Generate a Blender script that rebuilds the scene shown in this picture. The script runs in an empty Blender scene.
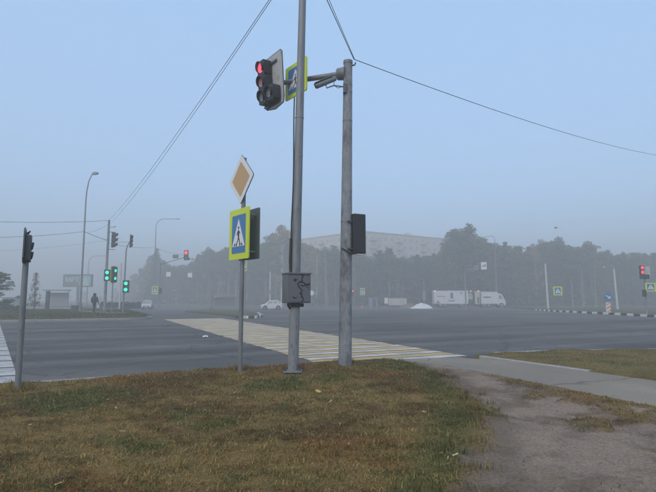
import bpy, bmesh, math, random
import numpy as np
from mathutils import Vector, Matrix
R = math.radians
random.seed(7)
S = bpy.context.scene
C = S.collection

# ------------------------------------------------------------------ camera
FPX, CX, CY, HOR = 490.0, 328.0, 246.0, 298.0
CAMZ = 1.6
PITCH = math.atan((HOR - CY) / FPX)
cam = bpy.data.cameras.new('camera'); camo = bpy.data.objects.new('camera', cam); C.objects.link(camo)
cam.sensor_width = 36.0; cam.lens = FPX * 36.0 / 656.0
cam.clip_start = 0.05; cam.clip_end = 5000
camo.location = (0, 0, CAMZ); camo.rotation_euler = (R(90) + PITCH, 0, 0)
S.camera = camo

# ------------------------------------------------------------------ sky, sun, exposure
HAZE = 0.0064
SKY_CLEAR, SKY_FOG = 0.5, (2.6, 4.05, 6.1)
SUN_EL, SUN_AZ = R(40), R(205)
w = bpy.data.worlds.new('World'); S.world = w; w.use_nodes = True
nt = w.node_tree; nt.nodes.clear()
out = nt.nodes.new('ShaderNodeOutputWorld'); bg = nt.nodes.new('ShaderNodeBackground')
sky = nt.nodes.new('ShaderNodeTexSky'); sky.sky_type = 'NISHITA'; sky.sun_disc = False
sky.sun_elevation = SUN_EL; sky.sun_rotation = SUN_AZ
sky.air_density = 1.0; sky.dust_density = 2.5; sky.ozone_density = 2.0
bg.inputs['Strength'].default_value = 0.105
# the fog bank overhead evens the clear sky out to a pale blue
vm = nt.nodes.new('ShaderNodeVectorMath'); vm.operation = 'SCALE'; vm.inputs['Scale'].default_value = SKY_CLEAR
va = nt.nodes.new('ShaderNodeVectorMath'); va.operation = 'ADD'; va.inputs[1].default_value = SKY_FOG
nt.links.new(sky.outputs[0], vm.inputs[0]); nt.links.new(vm.outputs[0], va.inputs[0])
nt.links.new(va.outputs[0], bg.inputs['Color']); nt.links.new(bg.outputs[0], out.inputs[0])
sun = bpy.data.lights.new('sun', 'SUN'); suno = bpy.data.objects.new('sun', sun); C.objects.link(suno)
sun.energy = 1.4; sun.angle = R(70); sun.color = (1.0, 0.87, 0.72)
sd = Vector((math.sin(SUN_AZ) * math.cos(SUN_EL), math.cos(SUN_AZ) * math.cos(SUN_EL), math.sin(SUN_EL)))
suno.rotation_euler = sd.to_track_quat('Z', 'Y').to_euler()
S.view_settings.view_transform = 'Standard'; S.view_settings.look = 'None'
S.view_settings.gamma = 1.0; S.view_settings.use_curve_mapping = False
S.view_settings.exposure = 0.36
S.render.engine = 'CYCLES'
cy = S.cycles
cy.use_denoising = True; cy.max_bounces = 6; cy.diffuse_bounces = 2; cy.glossy_bounces = 2
cy.volume_bounces = 1; cy.transparent_max_bounces = 8; cy.use_adaptive_sampling = True; cy.adaptive_threshold = 0.015
cy.caustics_reflective = False; cy.caustics_refractive = False

# ------------------------------------------------------------------ picture geometry -> world
def ray(px, py):
    a, b = (px - CX) / FPX, (CY - py) / FPX
    return Vector((a, math.cos(PITCH) - b * math.sin(PITCH), math.sin(PITCH) + b * math.cos(PITCH)))
def sstep(a, b, x):
    t = min(1, max(0, (x - a) / (b - a))); return t * t * (3 - 2 * t)
def gz(x, y):                    # the junction dips gently away from the camera
    return -0.38 * sstep(42, 105, y)
def P(px, py, dz=0.0):           # where the sight line meets the ground raised by dz
    r = ray(px, py); z = dz
    for _ in range(12):
        t = (z - CAMZ) / r.z
        x, y = r.x * t, r.y * t
        z = gz(x, y) + dz
    return Vector((x, y, z))
def PY(px, py, Y):               # the point on the sight line at world depth Y
    r = ray(px, py); t = Y / r.y
    return Vector((r.x * t, Y, CAMZ + r.z * t))
def G(px, Y, dz=0.0):            # ground point at picture column px (at horizon) and depth Y
    x = (px - CX) / FPX * Y * math.cos(PITCH) ** 0
    return Vector((x, Y, gz(x, Y) + dz))
def ZH(py, Y): return PY(328, py, Y).z
ANG = R(26)
U = Vector((math.cos(ANG), math.sin(ANG), 0)); N = Vector((-math.sin(ANG), math.cos(ANG), 0))
def ST(s, t, z=0.0): v = U * s + N * t; return Vector((v.x, v.y, z))
def facing(d): return math.atan2(d.x, -d.y)      # rotation that turns local -Y to direction d
FACE_L = R(-52)

# ------------------------------------------------------------------ noise (numpy)
def vnoise(x, y, seed=0):
    xi = np.floor(x).astype(np.int64); yi = np.floor(y).astype(np.int64)
    xf = x - xi; yf = y - yi
    def h(a, b):
        n = (a * 374761393 + b * 668265263 + seed * 974634777) & 0x7fffffff
        n = ((n ^ (n >> 13)) * 1274126177) & 0x7fffffff
        n = n ^ (n >> 16)
        return (n & 0xffff) / 65535.0
    u = xf * xf * (3 - 2 * xf); v = yf * yf * (3 - 2 * yf)
    return (h(xi, yi) * (1 - u) + h(xi + 1, yi) * u) * (1 - v) + (h(xi, yi + 1) * (1 - u) + h(xi + 1, yi + 1) * u) * v
def fbm(x, y, seed=0, o=4):
    r = 0; a = 0.5; s = 0
    for k in range(o):
        r = r + a * vnoise(x * 2 ** k, y * 2 ** k, seed + k * 17); s += a; a *= 0.5
    return r / s
def smooth(a, b, x):
    t = np.clip((x - a) / (b - a), 0, 1); return t * t * (3 - 2 * t)

# ------------------------------------------------------------------ materials
def mat(name, col, rough=0.6, metal=0.0, var=0.12, scale=8.0, bump=0.0, bscale=60.0, emit=None, estr=0.0, spec=0.5, stretch=None, dirt=None):
    m = bpy.data.materials.new(name); m.use_nodes = True
    n = m.node_tree; b = n.nodes['Principled BSDF']
    b.inputs['Roughness'].default_value = rough; b.inputs['Metallic'].default_value = metal
    b.inputs['Specular IOR Level'].default_value = spec
    tc = n.nodes.new('ShaderNodeTexCoord'); src = tc.outputs['Object']
    if stretch:
        mp = n.nodes.new('ShaderNodeMapping'); mp.inputs['Scale'].default_value = stretch
        n.links.new(src, mp.inputs[0]); src = mp.outputs[0]
    no = n.nodes.new('ShaderNodeTexNoise'); no.inputs['Scale'].default_value = scale; no.inputs['Detail'].default_value = 6
    n.links.new(src, no.inputs['Vector'])
    mx = n.nodes.new('ShaderNodeMix'); mx.data_type = 'RGBA'
    mx.inputs[6].default_value = tuple(max(0, c * (1 - var)) for c in col) + (1,)
    mx.inputs[7].default_value = tuple(min(1, c * (1 + var)) for c in col) + (1,)
    n.links.new(no.outputs['Fac'], mx.inputs[0])
    last = mx.outputs[2]
    if dirt:
        n2 = n.nodes.new('ShaderNodeTexNoise'); n2.inputs['Scale'].default_value = dirt[1]; n2.inputs['Detail'].default_value = 8
        n2.inputs['Roughness'].default_value = 0.65
        n.links.new(src, n2.inputs['Vector'])
        rp = n.nodes.new('ShaderNodeValToRGB'); rp.color_ramp.elements[0].position = dirt[2]; rp.color_ramp.elements[1].position = dirt[3]
        n.links.new(n2.outputs['Fac'], rp.inputs[0])
        m2 = n.nodes.new('ShaderNodeMix'); m2.data_type = 'RGBA'; m2.inputs[7].default_value = tuple(dirt[0]) + (1,)
        n.links.new(rp.outputs[0], m2.inputs[0]); n.links.new(last, m2.inputs[6]); last = m2.outputs[2]
    n.links.new(last, b.inputs['Base Color'])
    if bump:
        bn = n.nodes.new('ShaderNodeTexNoise'); bn.inputs['Scale'].default_value = bscale; bn.inputs['Detail'].default_value = 4
        bp = n.nodes.new('ShaderNodeBump'); bp.inputs['Strength'].default_value = bump; bp.inputs['Distance'].default_value = 0.02
        n.links.new(src, bn.inputs['Vector']); n.links.new(bn.outputs['Fac'], bp.inputs['Height']); n.links.new(bp.outputs[0], b.inputs['Normal'])
    if emit:
        b.inputs['Emission Color'].default_value = tuple(emit) + (1,); b.inputs['Emission Strength'].default_value = estr
    return m
def attr_mat(name, rough=0.8, noise=0.25, scale=30.0, bump=0.0, transl=0.0, spec=0.25):
    m = bpy.data.materials.new(name); m.use_nodes = True
    n = m.node_tree; b = n.nodes['Principled BSDF']; b.inputs['Roughness'].default_value = rough
    b.inputs['Specular IOR Level'].default_value = spec
    at = n.nodes.new('ShaderNodeAttribute'); at.attribute_name = 'col'
    tc = n.nodes.new('ShaderNodeTexCoord')
    no = n.nodes.new('ShaderNodeTexNoise'); no.inputs['Scale'].default_value = scale; no.inputs['Detail'].default_value = 8
    no.inputs['Roughness'].default_value = 0.7
    n.links.new(tc.outputs['Object'], no.inputs['Vector'])
    mr = n.nodes.new('ShaderNodeMapRange'); mr.inputs[1].default_value = 0.3; mr.inputs[2].default_value = 0.7
    mr.inputs[3].default_value = 1 - noise; mr.inputs[4].default_value = 1 + noise
    n.links.new(no.outputs['Fac'], mr.inputs[0])
    mu = n.nodes.new('ShaderNodeVectorMath'); mu.operation = 'SCALE'
    n.links.new(at.outputs['Color'], mu.inputs[0]); n.links.new(mr.outputs[0], mu.inputs['Scale'])
    n.links.new(mu.outputs[0], b.inputs['Base Color'])
    if bump:
        bp = n.nodes.new('ShaderNodeBump'); bp.inputs['Strength'].default_value = bump; bp.inputs['Distance'].default_value = 0.03
        n.links.new(no.outputs['Fac'], bp.inputs['Height']); n.links.new(bp.outputs[0], b.inputs['Normal'])
    if transl:
        t = n.nodes.new('ShaderNodeBsdfTranslucent'); ms = n.nodes.new('ShaderNodeMixShader'); ms.inputs[0].default_value = transl
        n.links.new(mu.outputs[0], t.inputs[0]); n.links.new(b.outputs[0], ms.inputs[1]); n.links.new(t.outputs[0], ms.inputs[2])
        n.links.new(ms.outputs[0], n.nodes['Material Output'].inputs[0])
    return m

def asphalt_mat(name, base, along, rough=0.62, bands=0.3, patch=0.25, cracks=False):
    m = bpy.data.materials.new(name); m.use_nodes = True
    n = m.node_tree; b = n.nodes['Principled BSDF']; b.inputs['Specular IOR Level'].default_value = 0.25
    tc = n.nodes.new('ShaderNodeTexCoord')
    mp = n.nodes.new('ShaderNodeMapping'); mp.inputs['Rotation'].default_value = (0, 0, -along)
    n.links.new(tc.outputs['Object'], mp.inputs[0])
    # wheel-worn bands that run along the carriageway
    st = n.nodes.new('ShaderNodeMapping'); st.inputs['Scale'].default_value = (0.012, 0.55, 0.1)
    n.links.new(mp.outputs[0], st.inputs[0])
    nb = n.nodes.new('ShaderNodeTexNoise'); nb.inputs['Scale'].default_value = 1.0; nb.inputs['Detail'].default_value = 5
    n.links.new(st.outputs[0], nb.inputs['Vector'])
    # large blotches, fine grain, crack network
    nl = n.nodes.new('ShaderNodeTexNoise'); nl.inputs['Scale'].default_value = 0.16; nl.inputs['Detail'].default_value = 9; nl.inputs['Roughness'].default_value = 0.62
    n.links.new(mp.outputs[0], nl.inputs['Vector'])
    nf = n.nodes.new('ShaderNodeTexNoise'); nf.inputs['Scale'].default_value = 28; nf.inputs['Detail'].default_value = 8; nf.inputs['Roughness'].default_value = 0.8
    n.links.new(mp.outputs[0], nf.inputs['Vector'])
    def rng(src, lo, hi, a, c):
        r = n.nodes.new('ShaderNodeMapRange'); r.inputs[1].default_value = lo; r.inputs[2].default_value = hi
        r.inputs[3].default_value = a; r.inputs[4].default_value = c; n.links.new(src, r.inputs[0]); return r.outputs[0]
    def mul(a, c):
        k = n.nodes.new('ShaderNodeMath'); k.operation = 'MULTIPLY'; n.links.new(a, k.inputs[0]); n.links.new(c, k.inputs[1]); return k.outputs[0]
    v = mul(mul(rng(nb.outputs['Fac'], 0.38, 0.62, 1 - bands, 1 + bands), rng(nl.outputs['Fac'], 0.35, 0.65, 1 - patch, 1 + patch)), rng(nf.outputs['Fac'], 0.3, 0.7, 0.7, 1.3))
    if cracks:
        wv = n.nodes.new('ShaderNodeTexNoise'); wv.inputs['Scale'].default_value = 0.9; wv.inputs['Detail'].default_value = 6
        n.links.new(mp.outputs[0], wv.inputs['Vector'])
        ad = n.nodes.new('ShaderNodeMix'); ad.data_type = 'VECTOR'; ad.inputs[0].default_value = 0.45
        n.links.new(mp.outputs[0], ad.inputs[4]); n.links.new(wv.outputs['Color'], ad.inputs[5])
        vo = n.nodes.new('ShaderNodeTexVoronoi'); vo.feature = 'DISTANCE_TO_EDGE'; vo.inputs['Scale'].default_value = 0.45
        n.links.new(ad.outputs[1], vo.inputs['Vector'])
        v = mul(v, rng(vo.outputs['Distance'], 0.0, 0.012, 0.55, 1.0))
        # patched repairs and oil stains with their own outlines
        v2 = n.nodes.new('ShaderNodeTexVoronoi'); v2.inputs['Scale'].default_value = 0.11; n.links.new(ad.outputs[1], v2.inputs['Vector'])
        v = mul(v, rng(v2.outputs['Color'], 0.0, 1.0, 0.86, 1.14))
        ns = n.nodes.new('ShaderNodeTexNoise'); ns.inputs['Scale'].default_value = 1.3; ns.inputs['Detail'].default_value = 7; n.links.new(mp.outputs[0], ns.inputs['Vector'])
        v = mul(v, rng(ns.outputs['Fac'], 0.60, 0.72, 1.0, 0.72))
    sc = n.nodes.new('ShaderNodeVectorMath'); sc.operation = 'SCALE'; sc.inputs[0].default_value = base
    n.links.new(v, sc.inputs['Scale']); n.links.new(sc.outputs[0], b.inputs['Base Color'])
    n.links.new(rng(nb.outputs['Fac'], 0.35, 0.65, rough - 0.1, rough + 0.12), b.inputs['Roughness'])
    bp = n.nodes.new('ShaderNodeBump'); bp.inputs['Strength'].default_value = 0.35; bp.inputs['Distance'].default_value = 0.008
    n.links.new(nf.outputs['Fac'], bp.inputs['Height']); n.links.new(bp.outputs[0], b.inputs['Normal'])
    return m
def paint_mat(name, col, under, along, wear=(0.42, 0.62)):
    """worn road paint: the asphalt shows through where the paint has gone"""
    m = bpy.data.materials.new(name); m.use_nodes = True
    n = m.node_tree; b = n.nodes['Principled BSDF']; b.inputs['Roughness'].default_value = 0.6; b.inputs['Specular IOR Level'].default_value = 0.35
    tc = n.nodes.new('ShaderNodeTexCoord'); mp = n.nodes.new('ShaderNodeMapping'); mp.inputs['Rotation'].default_value = (0, 0, -along)
    mp.inputs['Scale'].default_value = (0.7, 1.6, 1)
    n.links.new(tc.outputs['Object'], mp.inputs[0])
    a = n.nodes.new('ShaderNodeTexNoise'); a.inputs['Scale'].default_value = 1.6; a.inputs['Detail'].default_value = 10; a.inputs['Roughness'].default_value = 0.75
    n.links.new(mp.outputs[0], a.inputs['Vector'])
    r = n.nodes.new('ShaderNodeMapRange'); r.inputs[1].default_value = wear[0]; r.inputs[2].default_value = wear[1]
    n.links.new(a.outputs['Fac'], r.inputs[0])
    mx = n.nodes.new('ShaderNodeMix'); mx.data_type = 'RGBA'; mx.inputs[6].default_value = tuple(col) + (1,); mx.inputs[7].default_value = tuple(under) + (1,)
    n.links.new(r.outputs[0], mx.inputs[0]); n.links.new(mx.outputs[2], b.inputs['Base Color'])
    return m

M = {}
M['asphalt'] = asphalt_mat('asphalt', (0.098, 0.088, 0.076), ANG, rough=0.72, bands=0.42, cracks=True)
M['sidewalk'] = asphalt_mat('sidewalk_asphalt', (0.262, 0.217, 0.165), R(-62), rough=0.8, bands=0.10, patch=0.22, cracks=True)
M['white_paint'] = paint_mat('white_road_paint', (0.62, 0.575, 0.49), (0.15, 0.14, 0.125), ANG, (0.42, 0.68))
M['yellow_paint'] = paint_mat('yellow_road_paint', (0.58, 0.37, 0.12), (0.18, 0.155, 0.125), ANG, (0.45, 0.72))
M['old_paint'] = paint_mat('old_white_road_paint', (0.60, 0.57, 0.52), (0.22, 0.21, 0.20), ANG, (0.36, 0.62))
M['kerb'] = mat('kerb_concrete', (0.30, 0.29, 0.27), 0.85, var=0.25, scale=5, bump=0.3, bscale=40, dirt=((0.14, 0.12, 0.09), 3, 0.5, 0.7))
M['kerb_white'] = mat('kerb_white_paint', (0.66, 0.66, 0.64), 0.7, var=0.12, scale=6, dirt=((0.3, 0.29, 0.27), 4, 0.55, 0.75))
M['kerb_black'] = mat('kerb_black_paint', (0.03, 0.03, 0.032), 0.7, var=0.3, scale=6)
M['soil'] = attr_mat('verge_soil', 0.95, 0.38, 34, bump=0.7, spec=0.1)
M['grass'] = attr_mat('dry_grass', 0.75, 0.12, 3, transl=0.25, spec=0.2)
M['leaf'] = attr_mat('tree_foliage', 0.75, 0.2, 1.5, transl=0.25, spec=0.2)
M['turf'] = mat('far_turf', (0.085, 0.085, 0.045), 0.95, var=0.35, scale=0.6, bump=0.5, bscale=4, dirt=((0.13, 0.11, 0.06), 0.3, 0.45, 0.65), spec=0.1)
M['bark'] = mat('tree_bark', (0.10, 0.085, 0.07), 0.9, var=0.4, scale=3, stretch=(1, 1, 0.2), bump=0.5, bscale=10)
M['pinebark'] = mat('pine_bark', (0.19, 0.12, 0.075), 0.9, var=0.4, scale=3, stretch=(1, 1, 0.2))
M['birchbark'] = mat('birch_bark', (0.48, 0.46, 0.42), 0.8, var=0.2, scale=3, stretch=(1, 1, 2.5), dirt=((0.06, 0.055, 0.05), 4, 0.56, 0.64))
M['galv'] = mat('galvanised_steel', (0.19, 0.20, 0.21), 0.5, 0.2, var=0.2, scale=5, stretch=(4, 4, 0.6), dirt=((0.10, 0.10, 0.10), 3, 0.5, 0.75))
M['galv_light'] = mat('grey_painted_steel', (0.22, 0.23, 0.24), 0.55, 0.1, var=0.22, scale=7, stretch=(3, 3, 0.8), bump=0.15, bscale=30, dirt=((0.12, 0.10, 0.085), 5, 0.53, 0.66))
M['concrete'] = mat('pole_concrete', (0.25, 0.265, 0.28), 0.9, var=0.38, scale=9, stretch=(1, 1, 0.5), bump=0.8, bscale=38, dirt=((0.135, 0.14, 0.145), 5, 0.47, 0.62))
M['pale_concrete'] = mat('pale_pole_concrete', (0.50, 0.50, 0.48), 0.9, var=0.12, scale=4)
M['black'] = mat('black_plastic', (0.022, 0.023, 0.025), 0.5, var=0.25, scale=9)
M['darkgrey'] = mat('dark_grey_metal', (0.07, 0.075, 0.08), 0.5, var=0.2, scale=8)
M['rubber'] = mat('black_rubber', (0.018, 0.018, 0.019), 0.8, var=0.2)
M['board'] = mat('signal_board_white', (0.42, 0.42, 0.41), 0.55, var=0.12, scale=6, dirt=((0.25, 0.24, 0.22), 5, 0.5, 0.75))
M['sign_back'] = mat('sign_back_metal', (0.10, 0.125, 0.12), 0.5, 0.2, var=0.15, scale=5)
M['lime'] = mat('fluorescent_yellow_green', (0.56, 0.66, 0.03), 0.45, var=0.05, scale=5)
M['blue'] = mat('sign_blue', (0.045, 0.17, 0.38), 0.4, var=0.06)
M['white'] = mat('sign_white', (0.68, 0.69, 0.70), 0.45, var=0.05)
M['amber'] = mat('sign_amber', (0.50, 0.31, 0.13), 0.45, var=0.06)
M['red_sign'] = mat('sign_red', (0.5, 0.04, 0.03), 0.45, var=0.06)
M['orange'] = mat('sign_orange', (0.66, 0.24, 0.04), 0.5, var=0.06)
M['ink'] = mat('black_ink', (0.015, 0.015, 0.017), 0.6, var=0.1)
M['box_grey'] = mat('cabinet_grey', (0.125, 0.13, 0.14), 0.55, var=0.12, scale=5, dirt=((0.08, 0.11, 0.11), 5, 0.5, 0.75))
M['cable'] = mat('cable_black', (0.02, 0.02, 0.021), 0.6, var=0.1)
M['lens_red_off'] = mat('lens_amber_off', (0.42, 0.20, 0.20), 0.25, var=0.1)
M['lens_grey'] = mat('lens_off', (0.16, 0.17, 0.175), 0.25, var=0.1)
M['lens_dark'] = mat('lens_off_dark', (0.05, 0.055, 0.055), 0.25, var=0.1)
M['red_on'] = mat('lens_red_lit', (0.4, 0.02, 0.03), 0.4, var=0.02, emit=(1.0, 0.10, 0.18), estr=1.0)
M['red_far'] = mat('far_lens_red_lit', (0.4, 0.02, 0.03), 0.4, var=0.02, emit=(1.0, 0.05, 0.09), estr=1.6)
M['green_on'] = mat('lens_green_lit', (0.02, 0.3, 0.2), 0.4, var=0.02, emit=(0.02, 0.85, 0.48), estr=1.5)
M['lamp_on'] = mat('lit_lamp', (0.8, 0.7, 0.5), 0.4, var=0.02, emit=(1.0, 0.72, 0.42), estr=2.0)
M['lamp_glass'] = mat('lamp_lens', (0.5, 0.5, 0.48), 0.3, var=0.05)

# ------------------------------------------------------------------ object helpers
class MB:
    def __init__(s): s.v = []; s.f = []
    def add(s, vs, fs, mtx=None):
        k = len(s.v)
        s.v += [tuple(mtx @ Vector(p)) if mtx else tuple(p) for p in vs]
        s.f += [tuple(i + k for i in f) for f in fs]; return s
    def box(s, c, d, mtx=None, taper=1.0):
        x, y, z = c; a, b, h = d[0] / 2, d[1] / 2, d[2] / 2; t = taper
        vs = [(x - a, y - b, z - h), (x + a, y - b, z - h), (x + a, y + b, z - h), (x - a, y + b, z - h),
              (x - a * t, y - b * t, z + h), (x + a * t, y - b * t, z + h), (x + a * t, y + b * t, z + h), (x - a * t, y + b * t, z + h)]
        return s.add(vs, [(0, 3, 2, 1), (4, 5, 6, 7), (0, 1, 5, 4), (1, 2, 6, 5), (2, 3, 7, 6), (3, 0, 4, 7)], mtx)
    def tube(s, pts, rad, n=12, caps=True):
        pts = [Vector(p) for p in pts]
        if not hasattr(rad, '__len__'): rad = [rad] * len(pts)
        k = len(s.v); ref = None
        for i, p in enumerate(pts):
            d = (pts[min(i + 1, len(pts) - 1)] - pts[max(i - 1, 0)]).normalized()
            if ref is None: ref = Vector((1, 0, 0)) if abs(d.x) < 0.8 else Vector((0, 1, 0))
            a = (ref - d * ref.dot(d)).normalized(); b = d.cross(a); ref = a
            for j in range(n):
                t = 2 * math.pi * j / n
                s.v.append(tuple(p + a * (rad[i] * math.cos(t)) + b * (rad[i] * math.sin(t))))
        for i in range(len(pts) - 1):
            for j in range(n):
                q = k + i * n + j; r = k + i * n + (j + 1) % n
                s.f.append((q, r, r + n, q + n))
        if caps:
            s.f.append(tuple(k + j for j in range(n))[::-1]); e = k + (len(pts) - 1) * n
            s.f.append(tuple(e + j for j in range(n)))
        return s
    def prism(s, poly, y0, y1, o=(0, 0), mtx=None):       # polygon in XZ, extruded along Y
        n = len(poly)
        vs = [(p[0] + o[0], y0, p[1] + o[1]) for p in poly] + [(p[0] + o[0], y1, p[1] + o[1]) for p in poly]
        fs = [tuple(range(n)), tuple(range(n, 2 * n))[::-1]] + [(i, n + i, n + (i + 1) % n, (i + 1) % n) for i in range(n)]
        return s.add(vs, fs, mtx)
    def slab(s, poly, z0, z1):                            # polygon in XY, extruded along Z
        n = len(poly)
        zz0 = [z0(p[0], p[1]) if callable(z0) else z0 for p in poly]; zz1 = [z1(p[0], p[1]) if callable(z1) else z1 for p in poly]
        vs = [(p[0], p[1], zz0[i]) for i, p in enumerate(poly)] + [(p[0], p[1], zz1[i]) for i, p in enumerate(poly)]
        fs = [tuple(range(n))[::-1], tuple(range(n, 2 * n))] + [(i, (i + 1) % n, n + (i + 1) % n, n + i) for i in range(n)]
        return s.add(vs, fs)
    def mesh(s, name, m, smooth_=True):
        me = bpy.data.meshes.new(name); me.from_pydata(s.v, [], s.f); me.update()
        bm = bmesh.new(); bm.from_mesh(me); bmesh.ops.recalc_face_normals(bm, faces=bm.faces); bm.to_mesh(me); bm.free()
        if m: me.materials.append(m)
        if smooth_ and len(me.polygons):
            me.polygons.foreach_set('use_smooth', [True] * len(me.polygons)); me.set_sharp_from_angle(angle=R(38))
        return me
    def build(s, name, m, parent=None, bevel=0.0, seg=2):
        o = bpy.data.objects.new(name, s.mesh(name, m)); C.objects.link(o)
        if parent: o.parent = parent
        if bevel:
            b = o.modifiers.new('bevel', 'BEVEL'); b.width = bevel; b.segments = seg; b.limit_method = 'ANGLE'; b.angle_limit = R(40)
        return o
def rrect(w_, h_, r, n=4):
    p = []
    for cx_, cz, a0 in ((w_ / 2 - r, h_ / 2 - r, 0), (-w_ / 2 + r, h_ / 2 - r, 90), (-w_ / 2 + r, -h_ / 2 + r, 180), (w_ / 2 - r, -h_ / 2 + r, 270)):
        for i in range(n + 1):
            a = R(a0 + 90 * i / n); p.append((cx_ + r * math.cos(a), cz + r * math.sin(a)))
    return p
def disc(r, n=24, o=(0, 0)): return [(o[0] + r * math.cos(2 * math.pi * i / n), o[1] + r * math.sin(2 * math.pi * i / n)) for i in range(n)]
def tag(o, label, cat, group=None, kind=None):
    if label: o['label'] = label
    if cat: o['category'] = cat
    if group: o['group'] = group
    if kind: o['kind'] = kind
    return o
def thing(name, label, cat, loc=(0, 0, 0), rz=0.0, group=None):
    o = bpy.data.objects.new(name, None); o.empty_display_size = 0.2; C.objects.link(o)
    o.location = loc; o.rotation_euler = (0, 0, rz)
    return tag(o, label, cat, group)
def kids(o): return [c for c in bpy.data.objects if c.parent == o]
def copy_tree(o, parent=None):
    c = o.copy(); C.objects.link(c)
    if parent: c.parent = parent
    for ch in KID.get(o.name, None) or kids(o): copy_tree(ch, c)
    return c
KID = {}
def struct(o): o['kind'] = 'structure'; return o
def np_mesh(name, verts, faces_flat, nper, cols=None, m=None, smooth_=False):
    me = bpy.data.meshes.new(name); nv = len(verts); nf = len(faces_flat) // nper
    me.vertices.add(nv); me.vertices.foreach_set('co', np.asarray(verts, np.float32).ravel())
    me.loops.add(nf * nper); me.loops.foreach_set('vertex_index', np.asarray(faces_flat, np.int32))
    me.polygons.add(nf); me.polygons.foreach_set('loop_start', np.arange(0, nf * nper, nper, dtype=np.int32))
    me.update(calc_edges=True)
    if cols is not None:
        a = me.color_attributes.new('col', 'FLOAT_COLOR', 'POINT')
        c4 = np.ones((nv, 4), np.float32); c4[:, :3] = cols; a.data.foreach_set('color', c4.ravel())
    if smooth_: me.polygons.foreach_set('use_smooth', np.ones(nf, bool))
    if m: me.materials.append(m)
    return me

# ================================================================== GROUND
BX0, BX1, BY0, BY1 = -520, 560, -120, 760
def sheet(name, x0, x1, y0, y1, dx, dy, m, dz=0.0):
    xs = np.arange(x0, x1 + dx / 2, dx); ys = np.arange(y0, y1 + dy / 2, dy)
    X, Y = np.meshgrid(xs, ys)
    t = np.clip((Y - 42) / 63.0, 0, 1); Z = -0.38 * t * t * (3 - 2 * t) + dz
    v = np.stack([X, Y, Z], -1).reshape(-1, 3); nx = len(xs); ny = len(ys)
    i = (np.arange(ny - 1)[:, None] * nx + np.arange(nx - 1)[None, :]).ravel()
    f = np.stack([i, i + 1, i + 1 + nx, i + nx], -1).ravel()
    o = bpy.data.objects.new(name, np_mesh(name, v, f, 4, m=m, smooth_=True)); C.objects.link(o); return struct(o)
sheet('ground', BX0 + 2, BX1 - 2, BY0 + 2, BY1 - 2, 40, 10, M['turf'], -0.03)
sheet('road', -160, 200, -60, 116, 10, 4, M['asphalt'], 0.0)

# --- near verge, dirt path and corner verge: one height field, split by what covers it
SWL = [(1.75, 13.1), (2.43, 11.7), (4.6, 6.87), (8.0, -0.3), (11.0, -6.5)]      # sidewalk, left edge
SWR = [(3.55, 13.55), (4.15, 12.45), (6.05, 8.96), (9.9, 1.9), (14.0, -5.8)]    # sidewalk, right edge
DL = [(0.0, 1.0), (0.92, 3.66), (1.55, 5.4), (1.95, 7.0), (2.1, 9.2), (1.8, 11.0), (1.6, 12.0)]   # dirt path, left edge
def interp_x(line, y):
    ys = np.array([p[1] for p in line]); xs = np.array([p[0] for p in line]); o = np.argsort(ys)
    return np.interp(y, ys[o], xs[o])
def right_edge_t(s):            # outer kerb of the corner verge, t as a function of s
    return np.interp(s, [9.6, 10.4, 12.5, 15.4, 20, 26, 34], [10.2, 10.35, 9.9, 9.0, 6.8, 3.0, -4.0])
def fields(X, Y):
    s = X * U.x + Y * U.y; t = X * N.x + Y * N.y
    xl = interp_x(SWL, Y); xr = interp_x(SWR, Y)
    left = X < (xl + xr) / 2
    nz = fbm(X * 0.9, Y * 0.9, 3); n2 = fbm(X * 3.1, Y * 3.1, 9); n3 = fbm(X * 9, Y * 9, 21)
    dl = interp_x(DL, Y)
    d = X - dl + (nz - 0.5) * 0.9 + (n2 - 0.5) * 0.55
    dirt = smooth(-0.14, 0.20, d) * left
    # weeds regain the strip along the sidewalk on the right
    back = smooth(0.7, 0.2, (xl - X) + (n2 - 0.5) * 1.5 + (nz - 0.5) * 1.2) * smooth(10.2, 8.6, Y)
    patch = smooth(0.64, 0.72, fbm(X * 1.3 + 40, Y * 1.3, 33)) * smooth(2.6, 3.3, X) * smooth(9.0, 7.6, Y)
    dirt = np.clip(dirt * (1 - 0.8 * np.maximum(back, patch)), 0, 1)
    z = 0.16 + (nz - 0.5) * 0.10 + (n2 - 0.5) * 0.035 + (n3 - 0.5) * 0.022
    z = z + 0.05 * np.exp(-((X - 0.3) ** 2 / 4 + (Y - 10.2) ** 2 / 1.5))
    z = z - dirt * (0.03 + 0.05 * fbm(X * 2.2, Y * 2.2, 55)) + dirt * 0.05 * (fbm(X * 5.5, Y * 5.5, 58, 3) - .5) + (1 - dirt) * 0.035 * (fbm(X * 6.5, Y * 6.5, 63, 3) - .5)
    # fall to the kerb and slip under it, and to the sidewalk
    z = np.where(left, z - smooth(9.6, 10.45, t) * 0.06 - smooth(10.42, 10.55, t) * 0.5, z)
    edge = (xl - X) + (n2 - 0.5) * 0.22 + (n3 - 0.5) * 0.10
    zsw = 0.008 + 0.095 * (1 - smooth(8.7, 10.5, t))
    zl = z - smooth(0.6, 0.05, edge) * (z - zsw - 0.004) - smooth(0.03, -0.12, edge) * 0.14
    er = (X - xr) + (n2 - 0.5) * 0.12
    tr = right_edge_t(s)
    zr = 0.13 + (nz - 0.5) * 0.08 + (n2 - 0.5) * 0.03 + (n3 - 0.5) * 0.015 - smooth(0.12, -0.06, er) * 0.22 - smooth(-0.12, 0.04, t - tr) * 0.4
    z = np.where(left, zl, zr)
    keep = np.where(left, (t < 10.58) & (X < xl + 0.4), (X > xr - 0.3) & (t < tr + 0.15))
    return s, t, left, dirt, z, keep, nz, n2, n3
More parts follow.
